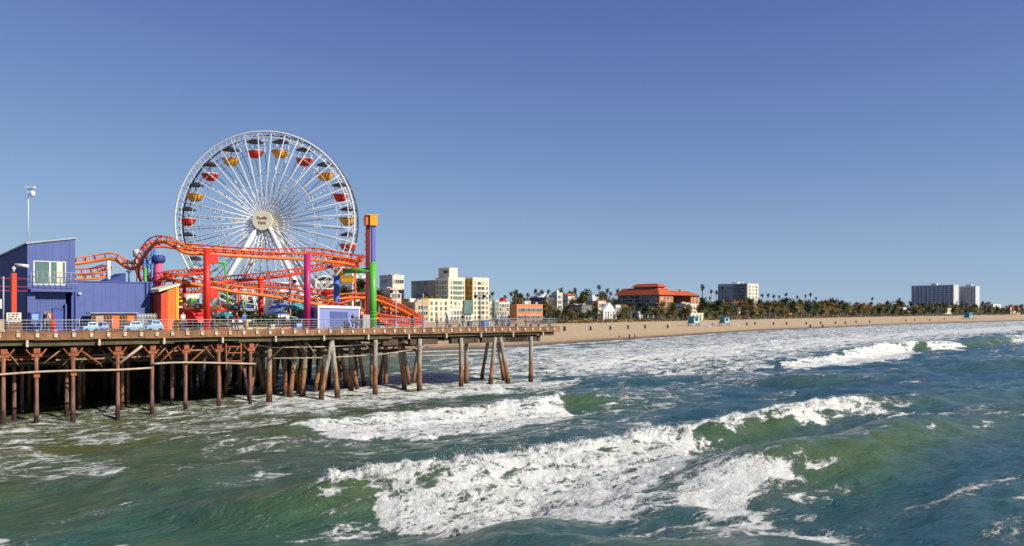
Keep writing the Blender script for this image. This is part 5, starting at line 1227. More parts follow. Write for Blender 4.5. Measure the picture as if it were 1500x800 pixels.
for px, py, z, f, lab, tp, bt in ((907, 500, .15, .3, 'person in brown top standing at the water line', 'brown', 'skin'), (922, 498, .3, 2, 'person in dark top walking at the water line', 'shirtk', 'denim'), (930, 498, .3, -1, 'person in orange top beside the dark one at the water line', 'salmon', 'skin'),
                              (1240, 478.5, .7, 1, 'lone dark clothed person on the wet sand', 'shirtk', 'denim'), (1376, 470.5, .9, 1, 'person in dark jacket on the far sand', 'shirtk', 'denim'), (1358, 468, 2, 1, 'person in brown top high on the far sand', 'brown', 'denim')):
    person(*groundpt(px, py, z), f, lab, M[tp], M[bt])
# ============================================================ TOWN BEHIND THE BEACH
def frame_(D, pxc, pxl, pxr, th=45):
    """box seen corner-on: near corner at pxc, left face reaching pxl, right face reaching pxr"""
    c, s_ = math.cos(R(th)), math.sin(R(th)); cx_ = dp(pxc, D); cy_ = D
    rr = (pxr - 750) / FPX; a = (rr * cy_ - cx_) / (c - rr * s_)
    rl = (pxl - 750) / FPX; b = (cx_ - rl * cy_) / (s_ + rl * c)
    return (cx_, cy_, c, s_, a, b)
_wm = {}
def winmesh(w_, h, fm, gm):
    k = (round(w_, 2), round(h, 2), fm.name, gm.name)
    if k in _wm: return _wm[k]
    b = MB(); f = .1
    b.box((0, .0, h / 2), (w_ - .02, .10, h - .02), mi=1)      # glass block, proud 3 cm behind the frame face
    for sx in (-1, 1): b.box((sx * (w_ / 2 + f / 2 - .01), 0, h / 2), (f, .22, h + .2))
    b.box((0, 0, h + .05), (w_ - .02, .22, f)); b.box((0, -.06, -.05), (w_ + .3, .40, f)); b.box((0, 0, h / 2), (.07, .16, h - .02))
    me = bpy.data.meshes.new('window'); me.from_pydata(b.v, [], b.f); me.polygons.foreach_set('material_index', b.mi); me.materials.append(fm); me.materials.append(gm); me.update(); _wm[k] = me; return me
class Bld:
    def __init__(s, name, label, D, pxc, pxl, pxr, z0=3.0, th=45, cat='building', group=None):
        s.f = frame_(D, pxc, pxl, pxr, th); s.D = D; s.z0 = z0; s.th = R(th); s.t = thing(name, label, cat, (s.f[0], s.f[1], z0), group); s.n = 0; s.extra = None
    def P(s, u, v): cx_, cy_, c, s_, a, b = s.f; return (cx_ + u * c - v * s_, cy_ + u * s_ + v * c)
    def block(s, u0, u1, v0, v1, z0, z1, m, name='wall', lab=None, parapet=.0):
        b = MB(); x, y = s.P((u0 + u1) / 2, (v0 + v1) / 2); b.box((x, y, (z0 + z1) / 2), (u1 - u0, v1 - v0, z1 - z0), s.th)
        if parapet:
            q = parapet
            for (ua, ub, va, vb) in ((u0 - .1, u1 + .1, v0 - .1, v0 + .3), (u0 - .1, u1 + .1, v1 - .3, v1 + .1), (u0 - .1, u0 + .3, v0 + .3, v1 - .3), (u1 - .3, u1 + .1, v0 + .3, v1 - .3)):
                x, y = s.P((ua + ub) / 2, (va + vb) / 2); b.box((x, y, z1 + q / 2), (ub - ua, vb - va, q), s.th)
        return b.build(name, m, s.t, lab)
    def wins(s, face, lo, hi, at_, zlo, zhi, cols, rows, ww, wh, fm, gm, skip=0):
        """face 'F' (u runs, v = at_) or 'L' (v runs, u = at_)"""
        pool = [gm] * 4 + ([M['glass2']] * 4 + [M['glass3']] * 2 if gm is G else []); rnd = random.Random(cols * 31 + rows)
        for i in range(cols):
            for j in range(rows):
                if skip and rnd.random() < skip: continue
                me = winmesh(ww, wh, fm, rnd.choice(pool)); q = lo + (hi - lo) * (i + .5) / cols; z = zlo + (zhi - zlo) * (j + .5) / rows - wh / 2
                if face == 'F': x, y = s.P(q, at_); rz = s.th
                else: x, y = s.P(at_, q); rz = s.th - math.pi / 2
                if s.n < 100:
                    o = bpy.data.objects.new('window', me); COL.objects.link(o); o.parent = s.t; o.location = (x - s.f[0], y - s.f[1], z - s.z0); o.rotation_euler = (0, 0, rz); s.n += 1
                else:
                    if s.extra is None: s.extra = []
                    s.extra.append((me, Matrix.Translation((x - s.f[0], y - s.f[1], z - s.z0)) @ Matrix.Rotation(rz, 4, 'Z')))
    def done(s):
        if s.extra:
            bm = bmesh.new(); mats = []
            for me, mt in s.extra:
                c = me.copy(); c.transform(mt)
                idx = []
                for m_ in me.materials:
                    if m_ not in mats: mats.append(m_)
                    idx.append(mats.index(m_))
                for p in c.polygons: p.material_index = idx[p.material_index]
                bm.from_mesh(c); bpy.data.meshes.remove(c)
            me = bpy.data.meshes.new('more_windows'); bm.to_mesh(me); bm.free()
            for m_ in mats: me.materials.append(m_)
            o = bpy.data.objects.new('more_windows', me); COL.objects.link(o); o.parent = s.t; o['kind'] = 'stuff'
    def bands(s, face, lo, hi, at_, zs_, th_, out, m, name='balcony'):
        for z in zs_:
            b = MB()
            if face == 'F': x, y = s.P((lo + hi) / 2, at_ - out / 2); d = (hi - lo, out, th_)
            else: x, y = s.P(at_ - out / 2, (lo + hi) / 2); d = (out, hi - lo, th_)
            b.box((x, y, z), d, s.th); b.build(name, m, s.t)
G = M['glass']; FW = M['cream2']
# ---- large cream hotel
def hotel():
    D = 400; Z = lambda py: zp(py, D)
    B = Bld('hotel', 'big cream hotel with grey shaded wing and roof tower behind the pier', D, 657, 601, 681)
    a, bb = B.f[4], B.f[5]
    # long wing with its shade put into grey walls, tan end next to the corner
    B.block(0, a, 0, bb * .32, 3, Z(408), M['cream'], parapet=.6)
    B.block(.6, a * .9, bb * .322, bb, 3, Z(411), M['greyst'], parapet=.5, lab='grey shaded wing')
    B.block(.6 - .08, .55, bb * .33, bb * .55, 12, Z(412), M['tan'], 'wall_panel')
    B.block(1.2, a * .62, .8, bb * .30, Z(408) + .0, Z(393), M['cream2'], 'roof_tower', parapet=.4)
    B.block(1.1, 1.18, 2, 5, Z(400), Z(396), M['darkgrey'], 'vent')
    zt = Z(410); zl = Z(440)
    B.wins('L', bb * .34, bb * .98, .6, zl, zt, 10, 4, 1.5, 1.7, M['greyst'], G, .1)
    B.wins('L', .8, bb * .31, 0, zl, zt, 4, 4, 1.3, 1.7, FW, G)
    B.wins('F', .6, a * .28, 0, Z(469), zt, 1, 8, 1.1, 1.3, FW, G)
    B.wins('F', a * .30, a * .78, 0, Z(440), zt, 2, 4, 3.0, 1.5, FW, M['glassg'])
    B.wins('F', a * .30, a * .78, 0, Z(469), Z(441), 2, 4, 1.2, 1.3, FW, G)
    B.wins('F', a * .80, a, 0, Z(469), zt, 1, 8, 1.0, 1.3, FW, G)
    # ochre recess and second cream tower further right
    def U(px, v): rr = (px - 750) / FPX; cx_, cy_, c, s_, _, _ = B.f; ax, ay = cx_ - v * s_, cy_ + v * c; return (rr * ay - ax) / (c - rr * s_)
    u1 = U(681, 5); u2 = U(692, 5)
    B.block(a + .05, u2, 4, 16, 3, Z(408) + .2, M['ochre'], lab='ochre recessed wall')
    B.wins('F', a + .3, u2 - .2, 4, zl, zt, 2, 4, 1.6, 1.7, M['ochre'], G)
    v0 = -.5; ua = U(692.5, v0); ub = U(716, v0)
    B.block(ua, ub, v0, 16, 3, Z(407), M['cream'], parapet=.6)
    B.wins('F', ua + .3, ua + (ub - ua) * .26, v0, Z(469), zt, 1, 8, 1.0, 1.3, FW, G)
    B.wins('F', ua + (ub - ua) * .28, ua + (ub - ua) * .74, v0, Z(469), zt, 2, 8, 2.0, 1.4, FW, G)
    B.wins('F', ua + (ub - ua) * .76, ub - .1, v0, Z(469), zt, 1, 8, 1.0, 1.3, FW, G)
    B.block(ua - .08, ua - .01, v0 + .05, 3.95, Z(440), Z(407.4), M['ochre'], 'wall_panel'); B.wins('L', v0 + .4, 3.8, ua - .08, zl, zt, 2, 4, 1.2, 1.5, M['ochre'], G)
    # front low wings
    v1 = -9
    for pa, pb, pt, m_ in ((628, 656.8, 440, 'cream'), (616, 627.6, 440, 'ochre')):
        ua, ub = U(pa, v1), U(pb, v1); B.block(ua, ub, v1, v0 - .1 if pa > 690 else 3.9 if pa > 600 else 0, 3, Z(pt), M[m_], parapet=.5)
        B.wins('F', ua + .2, ub - .2, v1, Z(471), Z(pt + 1), 4 if pb - pa > 20 else 2, 4, 1.3, 1.5, FW, G)
    ua, ub = U(716.6, -.2), U(746, -.2); B.block(ua, ub, -.2, 16, 3, Z(443), M['cream'], parapet=.5); B.wins('F', ua + .3, ub - .3, -.2, Z(469), Z(444), 8, 4, 1.2, 1.5, FW, G)
    ua, ub = U(657, v1), U(692.6, v1); B.block(ua, ub, v1, v0 - .1, 3, Z(452), M['cream2'], parapet=.4); B.wins('F', ua + 1, ub - 1, v1, Z(470), Z(454), 7, 2, 1.3, 1.5, FW, G)
    ua, ub = U(680, v1 - 1), U(693, v1 - 1); B.block(ua, ub, v1 - 1, v1 - .05, Z(460), Z(440), M['glassg'], 'glass_bay')
    ua, ub = U(725, -1.9), U(731, -1.9); B.block(ua + .2, ub, -1.9, -.4, 3, Z(440), mat('pale_green_stucco', (.52, .62, .50), .7), parapet=.5); B.wins('F', ua + .4, ub - .2, -1.9, Z(470), Z(441), 2, 4, 1.4, 1.8, FW, M['glassg'])
    b = MB(); v1 = 1; ua, ub = U(736, v1), U(747, v1); z = Z(442)
    x0, y0 = B.P(ua, v1 + 1); x1, y1 = B.P(ub, v1 + 1); x2, y2 = B.P(ub, 5); x3, y3 = B.P(ua, 5); xm, ym = B.P((ua + ub) / 2, v1 + 1); xn, yn = B.P((ua + ub) / 2, 5)
    b.add([(x0, y0, z), (x1, y1, z - 1), (x2, y2, z - 1), (x3, y3, z), (xm, ym, z + 2.4), (xn, yn, z + 2.4)], [(0, 1, 4), (2, 3, 5), (1, 2, 5, 4), (3, 0, 4, 5), (0, 3, 2, 1)]); b.build('roof', mat('crimson_roof', (.45, .03, .05), .6), B.t, 'crimson gable roof')
    B.done()
hotel()
def casa():
    D = 600; Z = lambda py: zp(py, D)
    B = Bld('beach_hotel', 'large terracotta roofed brick red hotel with stepped hip roof', D, 966, 906, 986)
    a, bb = B.f[4], B.f[5]
    B.block(0, a, 0, bb, 3, Z(432), M['salmon'])
    B.block(-.5, -.05, 2, bb, Z(449), Z(432), M['redbrick'], lab='shaded red brick facade')  # shade of this side is put into a darker brick slab
    B.block(-.5, -.05, 2, bb, 3, Z(449.2), M['greyst'], lab='grey shaded base')  # same side lower down, shade put into a grey slab
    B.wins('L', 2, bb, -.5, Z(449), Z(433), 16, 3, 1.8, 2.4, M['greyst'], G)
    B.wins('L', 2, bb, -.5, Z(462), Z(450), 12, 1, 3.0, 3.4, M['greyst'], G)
    B.wins('F', .5, a - .5, 0, Z(455), Z(433), 4, 3, 1.6, 2.2, FW, G)
    B.bands('L', 2, bb, -.5, [Z(438), Z(443.5)], .35, .9, M['pinkst'])
    def hip(u0, u1, v0, v1, z0, h, m, ins):
        b = MB(); p = [B.P(u, v) for u, v in ((u0, v0), (u1, v0), (u1, v1), (u0, v1))]; um = (u1 - u0) / 2; q = [B.P(u, v) for u, v in ((u0 + ins, v0 + ins), (u1 - ins, v0 + ins), (u1 - ins, v1 - ins), (u0 + ins, v1 - ins))]
        b.add([(*c, z0) for c in p] + [(*c, z0 + h) for c in q] , [(3, 2, 1, 0), (4, 5, 6, 7), (0, 1, 5, 4), (1, 2, 6, 5), (2, 3, 7, 6), (3, 0, 4, 7)]); return b.build('roof', m, B.t)
    hip(-2.2, a + 1.5, -1.5, bb + 3, Z(432) + .02, Z(421.5) - Z(432), M['terra'], a * .30)
    B.block(a * .22, a * .78, bb * .14, bb * .70, Z(422), Z(419.8), M['darkgrey'], 'roof_dormer')
    hip(a * .16, a * .84, bb * .08, bb * .76, Z(419.8), 2.4, M['terra'], a * .2)
    for f in (.2, .5): B.block(a * .45, a * .55, bb * f, bb * f + 1.5, Z(417.6), Z(415), M['salmon'], 'chimney')
    for k in range(3): B.block(-.9, -.55, bb * (.2 + k * .2), bb * (.24 + k * .2), Z(433), Z(429), M['pinkst'], 'dormer')
    # right hand wing
    def U(px, v): rr = (px - 750) / FPX; cx_, cy_, c, s_, _, _ = B.f; ax, ay = cx_ - v * s_, cy_ + v * c; return (rr * ay - ax) / (c - rr * s_)
    ua = U(1012, 2); ub = U(1024, 2)
    B.block(ua, ub, 2, 30, 3, Z(432), M['salmon']); B.wins('F', ua + .5, ub - .5, 2, Z(450), Z(433), 2, 3, 1.6, 2.2, FW, G)
    B.block(a + .1, ua - .05, 14, 30, 3, Z(432), M['redbrick'], lab='shaded recess between the wings')  # shade of the recess is put into the darker brick
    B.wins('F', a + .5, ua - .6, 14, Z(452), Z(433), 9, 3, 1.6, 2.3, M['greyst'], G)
    hip(a + 1.6, ub + 1.5, .5, 31, Z(432) + .02, Z(424.5) - Z(432), M['terra'], 8)
    for f in (.3, .75): B.block(a + (ub - a) * f, a + (ub - a) * f + 1.8, 12, 14, Z(425), Z(422), M['salmon'], 'chimney')
    B.done()
casa()
def generic(name, label, D, pxc, pxl, pxr, pyt, m, rows, colsL, colsF, ww=1.5, wh=1.7, z0=3.0, pyb=None, fm=None, gm=None, parapet=.5, th=45, roof=None, skip=0, cat='building', group=None, ml=None):
    B = Bld(name, label, D, pxc, pxl, pxr, z0, th, cat, group); a, bb = B.f[4], B.f[5]; zt = zp(pyt, D); B.block(0, a, 0, bb, z0, zt, m, parapet=parapet)
    zb = z0 + .6 if pyb is None else zp(pyb, D)
    if colsL: B.wins('L', .8, bb - .8, 0, zb, zt - .5, colsL, rows, ww, wh, fm or FW, gm or G, skip)
    if colsF: B.wins('F', .8, a - .8, 0, zb, zt - .5, colsF, rows, ww, wh, fm or FW, gm or G, skip)
    if roof:
        b = MB(); p = [B.P(u, v) for u, v in ((-.6, -.6), (a + .6, -.6), (a + .6, bb + .6), (-.6, bb + .6))]; q = [B.P(a / 2, v) for v in (min(bb, a) / 2, bb - min(a, bb) / 2)]
        zz = zt + parapet + .01; b.add([(*c, zz) for c in p] + [(*c, zz + min(a, bb) * .35) for c in q], [(3, 2, 1, 0), (0, 1, 4), (1, 2, 5, 4), (2, 3, 5), (3, 0, 4, 5)]); b.build('roof', roof, B.t)
    rr = random.Random(int(pxc)); zr = zt + .01
    if not roof and a > 4 and bb > 4:
        for k in range(3):
            u, v = rr.uniform(1.5, a - 2), rr.uniform(1.5, bb - 2); B.block(u, u + rr.uniform(.8, min(4, a - u)), v, v + rr.uniform(.8, 2), zr, zr + rr.uniform(.8, 2.2), M['greyst'] if k else M['white'], 'roof_unit')
    B.done(); return B
# apartment block right of centre
B = generic('apartment_block', 'ten storey apartment block with dark shaded side and cream end rising over palms', 720, 1095, 1052, 1111, 416, M['cream2'], 9, 0, 3, 2.0, 1.8)
a, bb = B.f[4], B.f[5]; Z = lambda py: zp(py, 720)
B.block(-.5, -.05, 1, bb * .45, 3, Z(417), M['bluegrey'], lab='dark shaded balcony side'); B.block(-.45, -.05, bb * .46, bb, 3, Z(418), M['greyst'], lab='grey shaded side')  # shade of the left side is put into darker slabs over the cream
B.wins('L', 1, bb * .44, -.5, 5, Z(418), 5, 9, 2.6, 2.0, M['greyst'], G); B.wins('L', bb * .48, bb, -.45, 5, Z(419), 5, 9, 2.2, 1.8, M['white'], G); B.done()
B.block(a * .3, a * .8, bb * .45, bb * .65, Z(416), Z(412.5), M['white'], 'roof_hut')
# twin towers far away
def tower(label, pxc, pxl, pxr, pyt):
    D = 1450; B = Bld('apartment_tower', label, D, pxc, pxl, pxr, 4, 38, group=None); a, bb = B.f[4], B.f[5]; zt = zp(pyt, D); B.block(0, a, 0, bb, 4, zt, M['concrete'], parapet=1)
    n = 9 if bb > 90 else 5
    for k in range(n): 
        v = bb * (k + .5) / n; b = MB(); x, y = B.P(-.6, v); b.box((x, y, (4 + zt - 1) / 2), (1.2, bb / n * .22, zt - 6), B.th); b.build('pilaster', M['concrete'], B.t)
    B.wins('L', 1, bb - 1, -.02, 8, zt - 1, n * 2, 14, bb / n * .30, 1.7, M['concrete'], M['glass2'])
    b = MB(); x, y = B.P(a * .5, bb * .5); b.box((x, y, zt + 2.5), (6, 10, 3), B.th); b.build('roof_hut', M['concrete'], B.t); B.done()
tower('wide grey far tower block, left of the pair', 1397, 1335, 1404, 418); tower('narrower grey far tower block, right of the pair', 1429, 1405, 1435, 420)
# white terraces left of the hotel
generic('terraced_house', 'white stepped apartment house between the green column and the hotel', 420, 575, 556, 592, 404, M['cream2'], 5, 3, 4, 2.2, 1.6, skip=.1)
generic('terraced_house', 'pale pink lower apartment house in front of the white stepped one', 385, 572, 556, 588, 424, M['pinkst'], 3, 3, 3, 1.8, 1.6)
generic('apartment_house', 'white apartment house behind the coaster left of the green column', 360, 516, 494, 540, 404, M['white'], 6, 4, 4, 1.6, 1.7)
generic('apartment_house', 'cream apartment house behind the magenta column', 370, 462, 430, 490, 410, M['cream2'], 5, 5, 5, 1.6, 1.7)
generic('apartment_house', 'low white house seen through the wheel supports', 360, 410, 380, 426, 424, M['white'], 4, 3, 3, 1.6, 1.7)
generic('apartment_house', 'pale pink block seen behind the left coaster column', 370, 330, 296, 372, 428, M['pinkst'], 3, 5, 5, 1.8, 1.7)
generic('apartment_house', 'cream block hidden behind the red dome ride', 380, 270, 240, 292, 432, M['cream2'], 3, 4, 4, 1.8, 1.7)
generic('parking_garage', 'low tan parking building left of the hotel', 370, 608, 590, 627, 444, M['tan'], 3, 4, 4, 2.4, 1.4)
generic('brick_building', 'low orange brick building right of the cream hotel', 400, 757, 748, 795, 447, M['salmon'], 2, 0, 10, 1.6, 1.6)
generic('office_block', 'dark blue grey glass office block behind the brick building', 470, 800, 776, 812, 437, M['bluegrey'], 3, 5, 3, 2.6, 2.0, fm=M['darkgrey'])
generic('house', 'pale yellow tall house right of the office block', 480, 816, 808, 824, 430, M['cream2'], 5, 1, 2)
generic('house', 'brown grey wide row building behind the palms', 430, 852, 832, 868, 448, mat('mauve_brick', (.17, .12, .13), .85), 4, 6, 5, 1.5, 1.5)
# white gabled house
B = generic('gabled_house', 'bright white gabled beach house with small square windows', 420, 884, 879, 902, 455, M['white'], 4, 1, 4, 1.0, 1.2, parapet=0)
a, bb = B.f[4], B.f[5]; b = MB(); z = zp(455, 420); b.add([(*B.P(0, 0), z), (*B.P(a, 0), z), (*B.P(a / 2, 0), z + 4), (*B.P(0, bb), z), (*B.P(a, bb), z), (*B.P(a / 2, bb), z + 4)], [(0, 1, 2), (5, 4, 3), (0, 2, 5, 3), (1, 4, 5, 2)]); b.build('gable', M['white'], B.t)
hs = [(832, 824, 842, 434, 500, 'cream2', 'cream house on the slope left of the row building'), (868, 860, 876, 436, 520, 'white', 'white house above the palms left of the gabled house'), (876, 868, 888, 442, 470, 'pinkst', 'pale pink house just above the gabled house'), (902, 894, 910, 448, 450, 'cream2', 'pale house squeezed beside the gabled house'),
      (935, 925, 958, 458, 480, 'white', 'low white beach club below the red hotel'), (1004, 990, 1020, 446, 540, 'cream2', 'pale cream hotel wing in front of the red hotel'), (1012, 1000, 1030, 460, 480, 'cream', 'low cream pavilion at the edge of the sand'), (1080, 1072, 1092, 445, 640, 'cream2', 'small cream house below the apartment block'),
      (1148, 1140, 1160, 452, 700, 'salmon', 'small salmon house between palms'), (1205, 1196, 1216, 447, 820, 'pinkst', 'pale pink house peeping over the palms'), (1262, 1254, 1274, 448, 900, 'cream2', 'cream house far along the palm row'), (1320, 1310, 1332, 451, 1000, 'white', 'white house far along the palm row'),
      (1382, 1372, 1394, 452, 1050, 'cream2', 'pale house below the far towers'), (1455, 1444, 1466, 446, 1500, 'white', 'white house near the right edge above the palms'), (1480, 1472, 1494, 451, 1300, 'pinkst', 'pale pink house at the right edge'), (792, 786, 800, 430, 560, 'white', 'white house top behind the brick building'), (916, 905, 925, 452, 520, 'redbrick', 'dark brick house left of the red hotel'), (948, 940, 958, 452, 560, 'greyst', 'grey wing at the foot of the red hotel')]
for pc, pl, pr_, pt_, D, m_, lab in hs: generic('house', lab, D, pc, pl, pr_, pt_, M[m_], 3 if D < 700 else 2, 2, 3, 1.5, 1.5, roof=M['terra'] if 'house' in lab and D % 20 == 0 and m_ != 'white' else None)

# ============================================================ TREES
def palm_crown(seed, n=26, L=2.6, droop=1.2, fan=False):
    rr = random.Random(seed); b = MB()
    for i in range(n):
        az = rr.uniform(0, 2 * math.pi); el = rr.uniform(-.9, 1.3); l = L * rr.uniform(.75, 1.1); pts = []
        d = Vector((math.cos(az) * math.cos(el), math.sin(az) * math.cos(el), math.sin(el))); p = Vector((0, 0, 0)); seg = 5
        side = Vector((-math.sin(az), math.cos(az), 0))
        for k in range(seg + 1):
            pts.append(p.copy()); d = (d + Vector((0, 0, -droop / seg * .55))).normalized(); p = p + d * l / seg
        for k in range(seg):
            w0 = l * (.08 + .22 * math.sin(math.pi * min(1, (k + .3) / seg))) ; a, c = pts[k], pts[k + 1]; tg = (c - a)
            for sg in (-1, 1):     # leaflets as separate slanted blades
                for q in (0, .5):
                    o = a + tg * q; tip = o + side * sg * w0 * 1.6 + tg * .9 + Vector((0, 0, -w0 * .6)); b.add([o, o + tg * .42, tip], [(0, 1, 2)])
    return b
def palm_meshes(seed, kind):
    if kind == 'tall': cr = palm_crown(seed, 34, 1.9, 1.6); H = 17; tr = .24
    elif kind == 'mid': cr = palm_crown(seed, 46, 3.2, 1.4); H = 10; tr = .34
    else: cr = palm_crown(seed, 54, 3.9, 1.5); H = 6.5; tr = .4
    return cr, H, tr
def make_palm(kind, seed, leaf, lab, group):
    cr, H, tr = palm_meshes(seed, kind); t = thing('palm_tree', lab, 'palm tree', (0, 0, 0), group)
    rr = random.Random(seed); bx_, by_ = rr.uniform(-.6, .6), rr.uniform(-.3, .3)
    b = MB(); b.tube([(bx_ * f * f, by_ * f * f, H * f) for f in (0, .25, .5, .75, 1)], [tr * 1.3, tr, tr * .9, tr * .85, tr * .8], 7); b.build('trunk', M['trunk'], t)
    if kind != 'fan':
        b = MB()
        for i in range(40):
            a = rr.uniform(0, 6.28); z = H - rr.uniform(.1, 2.2 if kind == 'tall' else 1.6); r_ = tr * .9; c = rr.uniform(.5, 1.0)
            b.add([(bx_ + r_ * math.cos(a - .3), by_ + r_ * math.sin(a - .3), z), (bx_ + r_ * math.cos(a + .3), by_ + r_ * math.sin(a + .3), z), (bx_ + (r_ + c * .55) * math.cos(a), by_ + (r_ + c * .55) * math.sin(a), z - c)], [(0, 1, 2)])
        b.build('dead_fronds', M['skirt'], t)
    o = cr.build('crown', leaf, t); o.location = (bx_, by_, H); return t
def make_tree(seed, leaf, lab, group, Rr=3.4, H=7.5):
    rr = random.Random(seed); t = thing('tree', lab, 'tree', (0, 0, 0), group); b = MB(); b.tube([(0, 0, 0), (.1, .05, H * .3), (.05, -.1, H * .55)], [.32, .24, .14], 8)
    cl = []
    for i in range(9):
        a = rr.uniform(0, 6.28); r_ = rr.uniform(.2, .75) * Rr; z = H * rr.uniform(.45, .88); c = Vector((r_ * math.cos(a), r_ * math.sin(a), z)); cl.append((c, rr.uniform(.28, .46) * Rr)); b.tube([(.08, 0, H * rr.uniform(.3, .5)), c * .6 + Vector((0, 0, z * .35)), c], [.12, .08, .04], 5)
    b.build('trunk', M['bark'], t); b = MB()
    for c, r_ in cl:
        for k in range(75):
            d = Vector((rr.gauss(0, 1), rr.gauss(0, 1), rr.gauss(0, .8))).normalized() * r_ * rr.uniform(.6, 1.1); p = c + d; q = Quaternion((rr.gauss(0, 1), rr.gauss(0, 1), rr.gauss(0, 1), rr.gauss(0, 1))).normalized(); s_ = rr.uniform(.16, .34)
            b.add([p + q @ Vector(v) * s_ for v in ((-1, -.6, 0), (1, -.7, 0), (.9, .7, 0), (-.8, .8, 0))], [(0, 1, 2, 3)])
    b.build('crown', leaf, t); return t
def backpt(px, off):
    """point on the line through the rear edge of the beach shifted inland by off metres, on the ray of px"""
    r_ = (px - 750) / FPX
    P = [np.array(p, float) for p in BACK]
    for a, b in zip(P[:-1], P[1:]):
        d = (b - a) / np.linalg.norm(b - a); n_ = np.array([-d[1], d[0]]); a2 = a + n_ * off; b2 = b + n_ * off; e = b2 - a2
        den = e[0] - r_ * e[1]
        if abs(den) < 1e-9: continue
        t = (r_ * a2[1] - a2[0]) / den
        if -.02 <= t <= 1.02 and a2[1] + t * e[1] > 100: return a2[0] + t * e[0], a2[1] + t * e[1]
    return None
def gz(off): return float(np.interp(off, [0, 15, 60, 160, 420, 1200], [3, 3.1, 4, 8, 12, 14]))
PG_ = 'palms lining the back of the beach'; TG_ = 'bushy trees between the beach houses'; SG_ = 'tall thin palms on the skyline'
protoP = [make_palm('mid', 11, M['palmo'], 'olive leafed palm with brown skirt', PG_), make_palm('mid', 12, M['palmd'], 'dark green palm with brown skirt', PG_), make_palm('fan', 13, M['palmo'], 'short broad olive palm', PG_), make_palm('fan', 14, M['palmd'], 'short broad dark palm', PG_)]
protoS = [make_palm('tall', 21, M['palmd'], 'tall thin skyline palm with small dark head', SG_), make_palm('tall', 22, M['palmd'], 'tall thin skyline palm with small dark head', SG_)]
protoT = [make_tree(31, M['leafd'], 'dark green bushy tree', TG_), make_tree(32, M['leafo'], 'olive brown bushy tree', TG_), make_tree(33, M['leafo'], 'ragged olive brown bushy tree', TG_)]
used = set()
LM = [(620, 'behind the coaster'), (760, 'around the cream hotel'), (830, 'behind the brick building'), (905, 'near the white gabled house'), (965, 'in front of the big terracotta roof'), (1030, 'at the right wing of the red hotel'), (1052, 'left of the ten storey block'),
      (1112, 'below the ten storey block'), (1160, 'right of the ten storey block'), (1215, 'above the middle of the sand'), (1275, 'in the middle of the long palm belt'), (1335, 'left of the far towers'), (1404, 'below the wide far tower'), (1437, 'below the narrow far tower'), (9999, 'right of the far towers')]
BASE = {}
def put(pr, x, y, z, s_):
    o = pr if pr.name not in used else dup(pr)
    if pr.name not in BASE: BASE[pr.name] = pr['label']
    px_ = 750 + x / y * FPX
    o['label'] = BASE[pr.name] + ' ' + next(l for q, l in LM if px_ < q)
    used.add(pr.name); o.location = (x, y, z); o.rotation_euler = (0, 0, random.uniform(0, 6.28)); o.scale = (s_, s_, s_ * random.uniform(.9, 1.12))
random.seed(99)
# dense palm belt to the right
for off, n in ((5, 56), (20, 52), (42, 40), (78, 30)):
    for i in range(n):
        u = (i + random.uniform(.1, .9)) / n; px = 1110 + 400 * u ** .9; p = backpt(px, off)
        if p is None: continue
        tgt = 436 + (px - 1110) * .021 + random.uniform(0, 9) + (3 if off < 20 else 0); base = gz(off); hh = max(4, zp(tgt, p[1]) - base); k = random.choice([0, 0, 1, 2, 3] if off > 10 else [0, 2, 2, 3])
        hk = 12.5 if k < 2 else 9; put(protoP[k], p[0], p[1], base - .2, min(2.0, max(.55, hh / hk)) * random.uniform(.85, 1.05))
# mixed belt behind the middle
for off, n in ((5, 36), (18, 32), (40, 28), (75, 22)):
    for i in range(n):
        u = (i + random.uniform(.1, .9)) / n; px = 798 + 314 * u; p = backpt(px, off)
        if p is None: continue
        tgt = 444 + random.uniform(0, 16) - (6 if off > 30 else 0); base = gz(off); hh = max(3.5, zp(tgt, p[1]) - base)
        if off < 10 and (875 < px < 905 or 925 < px < 955): continue
        if random.random() < .62: k = random.choice([0, 1, 2, 2, 3]); put(protoP[k], p[0], p[1], base - .2, min(1.5, max(.45, hh / (12.5 if k < 2 else 9))))
        else: k = random.randrange(3); put(protoT[k], p[0], p[1], base - .2, min(1.7, max(.5, hh / 8)))
# bushy trees on the rise
for px0, px1, n, offs, top in ((1110, 1510, 70, (3, 60), 452), (1110, 1500, 30, (70, 130), 444), (745, 905, 34, (70, 170), 427), (905, 1120, 16, (90, 160), 438), (560, 640, 8, (30, 70), 430), (420, 560, 12, (20, 60), 428), (1030, 1120, 12, (40, 120), 436)):
    for i in range(n):
        px = random.uniform(px0, px1); off = random.uniform(*offs); p = backpt(px, off)
        if p is None: continue
        base = gz(off); hh = zp(top + random.uniform(-3, 12), p[1]) - base; put(random.choice(protoT), p[0], p[1], base - .3, min(2.6, max(.6, hh / 8)))
for px, py in ((783, 426), (793, 421), (804, 427), (816, 428), (822, 426), (835, 423), (843, 424), (877, 422), (884, 426), (889, 424), (894, 431), (905, 426), (755, 428), (765, 430), (748, 430), (774, 432), (1028, 424), (1030, 422), (1042, 427), (1049, 428), (1040, 434), (1117, 430), (1125, 430), (1134, 431), (1141, 433), (1152, 430), (1157, 437), (1168, 436), (1180, 435), (1187, 433), (1195, 437), (1278, 437), (1318, 438), (718, 433), (722, 424), (741, 431), (860, 430), (852, 432), (1225, 441), (1402, 444), (1345, 443)):
    off = random.uniform(60, 130); p = backpt(px, off)
    if p is None: continue
    base = gz(off); hh = zp(py - 1, p[1]) - base; put(random.choice(protoS), p[0], p[1], base, max(.5, hh / 18.3))
